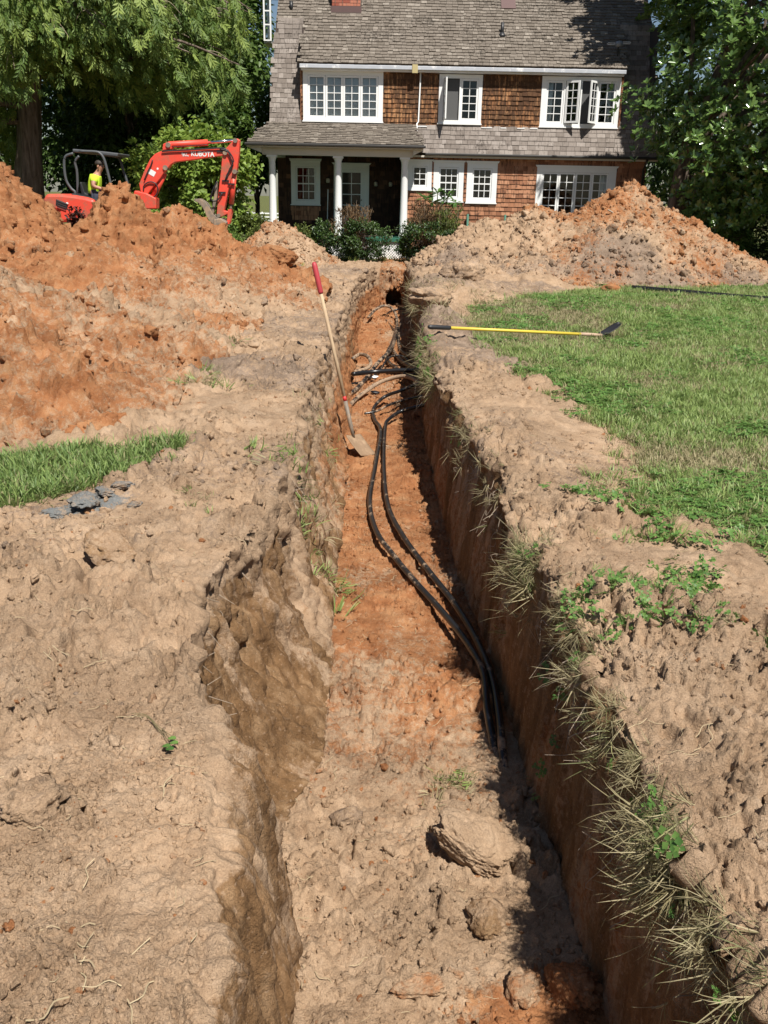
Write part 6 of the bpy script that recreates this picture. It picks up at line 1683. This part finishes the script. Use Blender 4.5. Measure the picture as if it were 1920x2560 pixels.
# left patch: longer, lusher
G2 = [blade_tuft('lush_tuft_%d' % i, 550 + i, 12, 0.075, 0.05, 1.0, 0.0055, M['grass_lush']) for i in range(4)] + [G[4], G[5], G[0], G[1]]
x = -3.4 + 2.2 * rg.random(4200); y = 4.4 + 2.2 * rg.random(4200); k = rg.random(4200) < left_patch(x, y) * (0.35 + 0.65 * sm(-0.25, 0.15, fbm(x * 3, y * 3, 0 * x, 3, 545))); x, y = x[k], y[k]; n = len(x)
scatter('grass_patch', G2, np.stack([x, y, ground_z(x, y) + 0.005], 1), eul(n), 0.8 + 0.6 * rg.random(n), np.where(rg.random(n) < 0.7, rg.integers(0, 4, n), rg.integers(4, 8, n)), 'lush green grass patch left on the near left bank', 'grass')
# far field
x, y = [], []
x = -30 + 45 * rg.random(9000); y = 24.5 + 30 * rg.random(9000); k = (lawn_mask(x, y) > 0.5) & ~((x > -3.5) & (x < 7.2) & (y > 25.8)); x, y = x[k], y[k]; n = len(x)
scatter('far_grass', G[:4], np.stack([x, y, ground_z(x, y)], 1), eul(n), 2.2 + 1.4 * rg.random(n), rg.integers(0, 4, n), 'grass of the field behind the excavator', 'grass')
# ragged sod hanging over the right rim, loose tufts on the soil
H_ = [blade_tuft('hanging_tuft_%d' % i, 560 + i, 9, 0.13, 0.02, 1.0, 0.0036, M['grass_olive'] if i < 1 else M['grass_dry'], 0.4) for i in range(4)] + [G[6], G[7]]
flat_idx = np.arange(GP.shape[0] * GP.shape[1]).reshape(GP.shape[:2])
P_, R_, S_, I_ = [], [], [], []
c0 = int(np.argmax(GREG[0] == 4)) if (GREG[0] == 4).any() else 0
rows_y = GP[:, c0, 1]
def rim_clump(y0, y1, n, lo=0.0, big=1.0, clover=0.07, spread=0.05):
    for k in range(n):
        yy_ = y0 + (y1 - y0) * rg.random(); r = int(np.argmin(np.abs(rows_y - yy_)))
        j = c0 - int(abs(rg.normal()) * 9) - 0 if rg.random() < 0.75 else c0 + int(abs(rg.normal()) * 6)
        p = GP[r, j]
        P_.append(p + np.array((-0.01, 0, 0)) + rg.normal(size=3) * np.array((spread * 0.5, 0.01, spread * 0.3)))
        # lean out over the trench (toward -x) and hang
        lean = math.radians(-(35 + 120 * rg.random()))
        q = (Matrix.Rotation(rg.normal() * 0.8, 4, 'Z') @ Matrix.Rotation(lean, 4, 'Y') @ Matrix.Rotation(rg.random() * 6.28, 4, 'Z')).to_euler()
        R_.append(q[:]); S_.append((0.55 + 0.65 * rg.random()) * big); I_.append(rg.integers(4, 6) if rg.random() < clover else rg.integers(0, 4))
for (a, b_, n_, bg_) in ((1.45, 1.65, 50, 0.8), (1.72, 1.95, 70, 0.8), (2.05, 2.30, 150, 1.0), (2.30, 2.42, 30, 0.8), (2.5, 2.62, 40, 0.7), (2.8, 2.95, 50, 0.7), (3.1, 3.3, 50, 0.8), (3.38, 3.5, 34, 0.7), (3.65, 3.8, 40, 0.7), (4.2, 4.6, 130, 1.0), (5.4, 6.0, 24, 0.8), (6.5, 7.4, 40, 0.9), (9.0, 11.6, 130, 1.5), (13.5, 19, 90, 1.6)):
    rim_clump(a, b_, n_, big=bg_)
scatter('rim_grass', H_, np.array(P_), np.array(R_), np.array(S_), np.array(I_), 'ragged grass and roots hanging over the right trench edge', 'grass')
# tufts and clover lying on the loose soil
P_, R_, S_, I_ = [], [], [], []
def soil_clump(px, py, z, n, spread, lying=0.7, sc=0.8, only=None, Pm=None):
    c = at_z(px * K_, py * K_, z)
    for k in range(n):
        x_ = c.x + rg.normal() * spread[0]; y_ = c.y + rg.normal() * spread[1]
        zz = surf_z((GP[::2, ::2] if Pm is None else Pm), x_, y_)
        P_.append((x_, y_, zz + 0.005)); R_.append((rg.normal() * lying, rg.normal() * lying, rg.random() * 6.28)); S_.append(sc * (0.6 + 0.7 * rg.random())); I_.append(rg.choice(only if only else (0, 1, 2, 3, 4, 5)))
soil_clump(1270, 1060, 0.08, 22, (0.09, 0.05), 0.4, 0.9, (0, 6, 7)); soil_clump(1310, 1025, 0.08, 16, (0.06, 0.06), 0.4, 0.9, (0, 1, 4)); soil_clump(1360, 1110, 0.06, 40, (0.10, 0.08), 0.4, 0.9, (0, 1, 6, 7, 7))
soil_clump(1300, 1290, 0.06, 28, (0.08, 0.07), 0.6, 0.8, (6, 7, 0)); soil_clump(1420, 1300, 0.06, 60, (0.14, 0.06), 0.8, 0.8, (6, 7, 4, 0)); soil_clump(1500, 1250, 0.06, 26, (0.10, 0.06), 0.5, 0.8, (6, 7)); soil_clump(1360, 1370, 0.06, 40, (0.13, 0.06), 0.8, 0.7, (6, 7, 4)); soil_clump(1520, 1390, 0.06, 26, (0.10, 0.04), 0.9, 0.8, (4, 5, 6))
soil_clump(1450, 1170, 0.05, 40, (0.18, 0.07), 0.4, 0.9, (0, 1, 6, 7)); soil_clump(1240, 1330, 0.06, 14, (0.05, 0.08), 0.6, 0.8, (6, 7)); soil_clump(1500, 1120, 0.05, 60, (0.25, 0.10), 0.3, 0.9, (0, 1, 6, 7))
soil_clump(440, 835, 0.1, 26, (0.14, 0.07), 0.9, 1.3, (0, 1, 4)); soil_clump(470, 755, 0.1, 40, (0.16, 0.12), 0.9, 1.4, (4, 5, 1)); soil_clump(660, 985, 0.1, 40, (0.14, 0.10), 0.9, 1.5, (0, 1, 2, 4)); soil_clump(985, 1670, -0.83, 30, (0.05, 0.05), 0.9, 0.9, (4, 5, 0))
soil_clump(560, 575, 0.1, 30, (0.35, 0.25), 0.5, 1.8, (0, 1, 4)); soil_clump(655, 565, 0.1, 34, (0.35, 0.35), 0.5, 1.8, (0, 1, 4)); soil_clump(640, 595, 0.1, 18, (0.2, 0.3), 0.5, 1.8, (4, 5, 0)); soil_clump(690, 870, 0.0, 26, (0.06, 0.5), 0.9, 1.3, (4, 5, 0)); soil_clump(985, 690, 0.15, 40, (0.3, 0.25), 0.8, 1.6, (4, 5)); soil_clump(1010, 640, 0.15, 40, (0.35, 0.4), 0.8, 1.6, (4, 5))
soil_clump(875, 2320 - 10, -0.8, 8, (0.03, 0.03), 0.6, 0.7, (0, 1)); soil_clump(870, 2310, -0.8, 4, (0.02, 0.02), 0.6, 0.7, (0, 1)); soil_clump(440, 1090, 0.08, 10, (0.05, 0.1), 0.6, 0.7, (0, 4)); soil_clump(40, 860, 0.2, 14, (0.12, 0.1), 0.8, 1.2, (4, 5))
scatter('loose_tufts', G, np.array(P_), np.array(R_), np.array(S_), np.array(I_), 'torn grass and clover tufts lying on the loose soil', 'grass')
# crumbs of soil
CR = []
for i in range(6):
    me = rock_mesh('crumb_%d' % i, 600 + i, 3, (1, 0.85, 0.7), 0.8, 0.9)
    CR.append(src_obj('crumb_%d' % i, me, M['soil']))
GPs = GP.reshape(-1, 3); ok = ((GREG != 1) & (GREG != 3) & (GLAWN < 0.3)).reshape(-1) & (GPs[:, 1] > 1.3) & (GPs[:, 1] < 23) & (np.abs(GPs[:, 0]) < 9)
cand = np.flatnonzero(ok)
cw = sm(-0.2, 0.5, fbm(GPs[cand, 0] * 1.1, GPs[cand, 1] * 1.1, GPs[cand, 2], 3, 620)) + 0.12
sel = rg.choice(cand, 52000, replace=False, p=cw / cw.sum()); P = GPs[sel].copy(); n = len(P)
S = 0.0034 * (0.7 + 4.0 * rg.random(n) ** 6 + 6.0 * rg.random(n) ** 40) * np.interp(P[:, 1], [1, 4, 10, 20], [1.0, 1.3, 2.2, 3.6])
P[:, 2] -= S * 0.25
jo = GORG.reshape(-1)[sel] + rg.normal(size=n) * 0.12 + 0.6 * (rg.random(n) < 0.03); jg = GGRY.reshape(-1)[sel] + rg.normal(size=n) * 0.12
scatter('soil_crumbs', CR, P, rg.random((n, 3)) * 6.28, S, rg.integers(0, 6, n), 'crumbs and small clods of loose soil on the ground', 'soil', {'orange': jo, 'grey': jg})
P, S, A1, A2 = [], [], [], []
for (HP, HN, HH, HO, HG) in (PL, PR, PS):
    okh = np.flatnonzero((HH > 0.0).reshape(-1)); q = HP.reshape(-1, 3)[okh]; m = min(len(q) // 5, 8000); s_ = rg.choice(len(q), m, replace=False); q = q[s_]
    sz = (0.013 + 0.06 * rg.random(m) ** 5 + 0.05 * rg.random(m) ** 22) * np.interp(q[:, 1], [6, 20], [0.8, 1.4]); q = q.copy(); q[:, 2] -= sz * 0.3
    P.append(q); S.append(sz); A1.append(HO.reshape(-1)[okh][s_] + rg.normal(size=m) * 0.12); A2.append(HG.reshape(-1)[okh][s_] + rg.normal(size=m) * 0.12)
P, S, A1, A2 = map(np.concatenate, (P, S, A1, A2))
scatter('heap_clods', CR, P, rg.random((len(P), 3)) * 6.28, S, rg.integers(0, 6, len(P)), 'small clods strewn over the spoil heaps', 'soil', {'orange': A1, 'grey': A2})
# roots and straws poking from the walls
b = MB()
for (c_, y0, y1, n_, sg) in ((c0 - 4, 1.6, 7.5, 60, -1), (c0 - 8, 9, 16, 60, -1)):
    for k in range(n_):
        yy_ = y0 + (y1 - y0) * rg.random(); r = int(np.argmin(np.abs(rows_y - yy_))); p = Vector(GP[r, c_ - int(abs(rg.normal()) * 9)])
        L = (0.05 + 0.16 * rg.random()) * (1 if yy_ < 8 else 1.5); d = Vector((sg * (0.25 + 0.6 * rg.random()), rg.normal() * 0.4, -0.5 - 0.6 * rg.random())).normalized()
        s2 = Vector(rg.normal(size=3)) * 0.02
        b.tube(spline([p - d * 0.02, p + d * L * 0.4 + s2, p + d * L * 0.75 - s2, p + d * L + s2 * 1.5 + Vector((0, 0, -0.02))], 3), [0.0022, 0.0021, 0.002, 0.0019, 0.0018, 0.0016, 0.0014, 0.0012, 0.001, 0.0008], 4, False)
cl_ = int(np.argmax(GREG[0] == 1))
for k in range(60):
    yy_ = 2.9 + 9 * rg.random(); r = int(np.argmin(np.abs(rows_y - yy_))); p = Vector(GP[r, cl_ + int(rg.random() * 14)])
    L = 0.05 + 0.12 * rg.random(); d = Vector((0.3 + 0.4 * rg.random(), rg.normal() * 0.5, -0.6)).normalized(); s2 = Vector(rg.normal(size=3)) * 0.02
    b.tube(spline([p - d * 0.02, p + d * L * 0.5 + s2, p + d * L - s2], 3), [0.002, 0.002, 0.0018, 0.0016, 0.0014, 0.0012, 0.001], 4, False)
o = b.build('loose_roots', M['twig']); tag(o, 'thin roots and straws poking out of the trench walls', 'roots', None, 'stuff')
# straw and rootlets lying about
ST = []
M['straw'] = simple('pale_straw', (0.42, 0.33, 0.20), 0.8, 0.25, 30)
for i in range(4):
    r2 = np.random.default_rng(640 + i); bb = MB(); pts_ = [Vector((-0.03 + 0.02 * k, r2.normal() * 0.006, abs(r2.normal()) * 0.004)) for k in range(4)]
    bb.tube(spline(pts_, 3), [0.0011] * 10, 4, False); tmp = bb.build('straw_%d' % i, M['straw']); ST.append(tmp); col.objects.unlink(tmp)
near_ = cand[(GPs[cand, 1] < 9)]; sel = rg.choice(near_, 520, replace=False); P = GPs[sel].copy(); P[:, 2] += 0.003
scatter('loose_straw', ST, P, np.stack([rg.normal(size=520) * 0.2, rg.normal(size=520) * 0.25, rg.random(520) * 6.28], 1), 0.5 + 1.1 * rg.random(520), rg.integers(0, 4, 520), 'bits of straw and rootlets strewn on the loose soil', 'straw')
# uprooted sprig on the near bank
sr_ = empty('clover_sprig', tuple(at_z(340 * K_, 1620 * K_, 0.07))); tag(sr_, 'uprooted clover sprig lying on the near left bank', 'sprig')
b = MB(); pts = [at_z(a * K_, c * K_, 0.0) for a, c in ((300, 1605), (325, 1612), (345, 1640), (362, 1662), (375, 1680))]
for p in pts: p.z = surf_z(GP, p.x, p.y) + 0.012
for s in range(3):
    q = [p + Vector((0.010 * s * (i - 2) * 0.5, 0.006 * s, 0.002 * s)) for i, p in enumerate(pts)]
    b.tube(spline(q, 4), [0.0012] * 17, 5)
b.build('stem', M['grass_dry'], sr_, smooth=True)
e = pts[-1]; Pq, Dq = [], []
for j, (dx, dy_) in enumerate(((0, 0.012), (0.012, -0.012), (-0.008, -0.03), (0.006, -0.045))):
    b = MB(); c = e + Vector((dx, dy_, 0.012))
    ring = [c + Vector((0.013 * math.cos(k * 0.628), 0.010 * math.sin(k * 0.628), 0.002 * math.sin(k))) for k in range(10)]
    b.add(ring, [tuple(range(10))]); ob = b.build('leaf', M['clover'], sr_); md = ob.modifiers.new('thick', 'SOLIDIFY'); md.thickness = 0.001
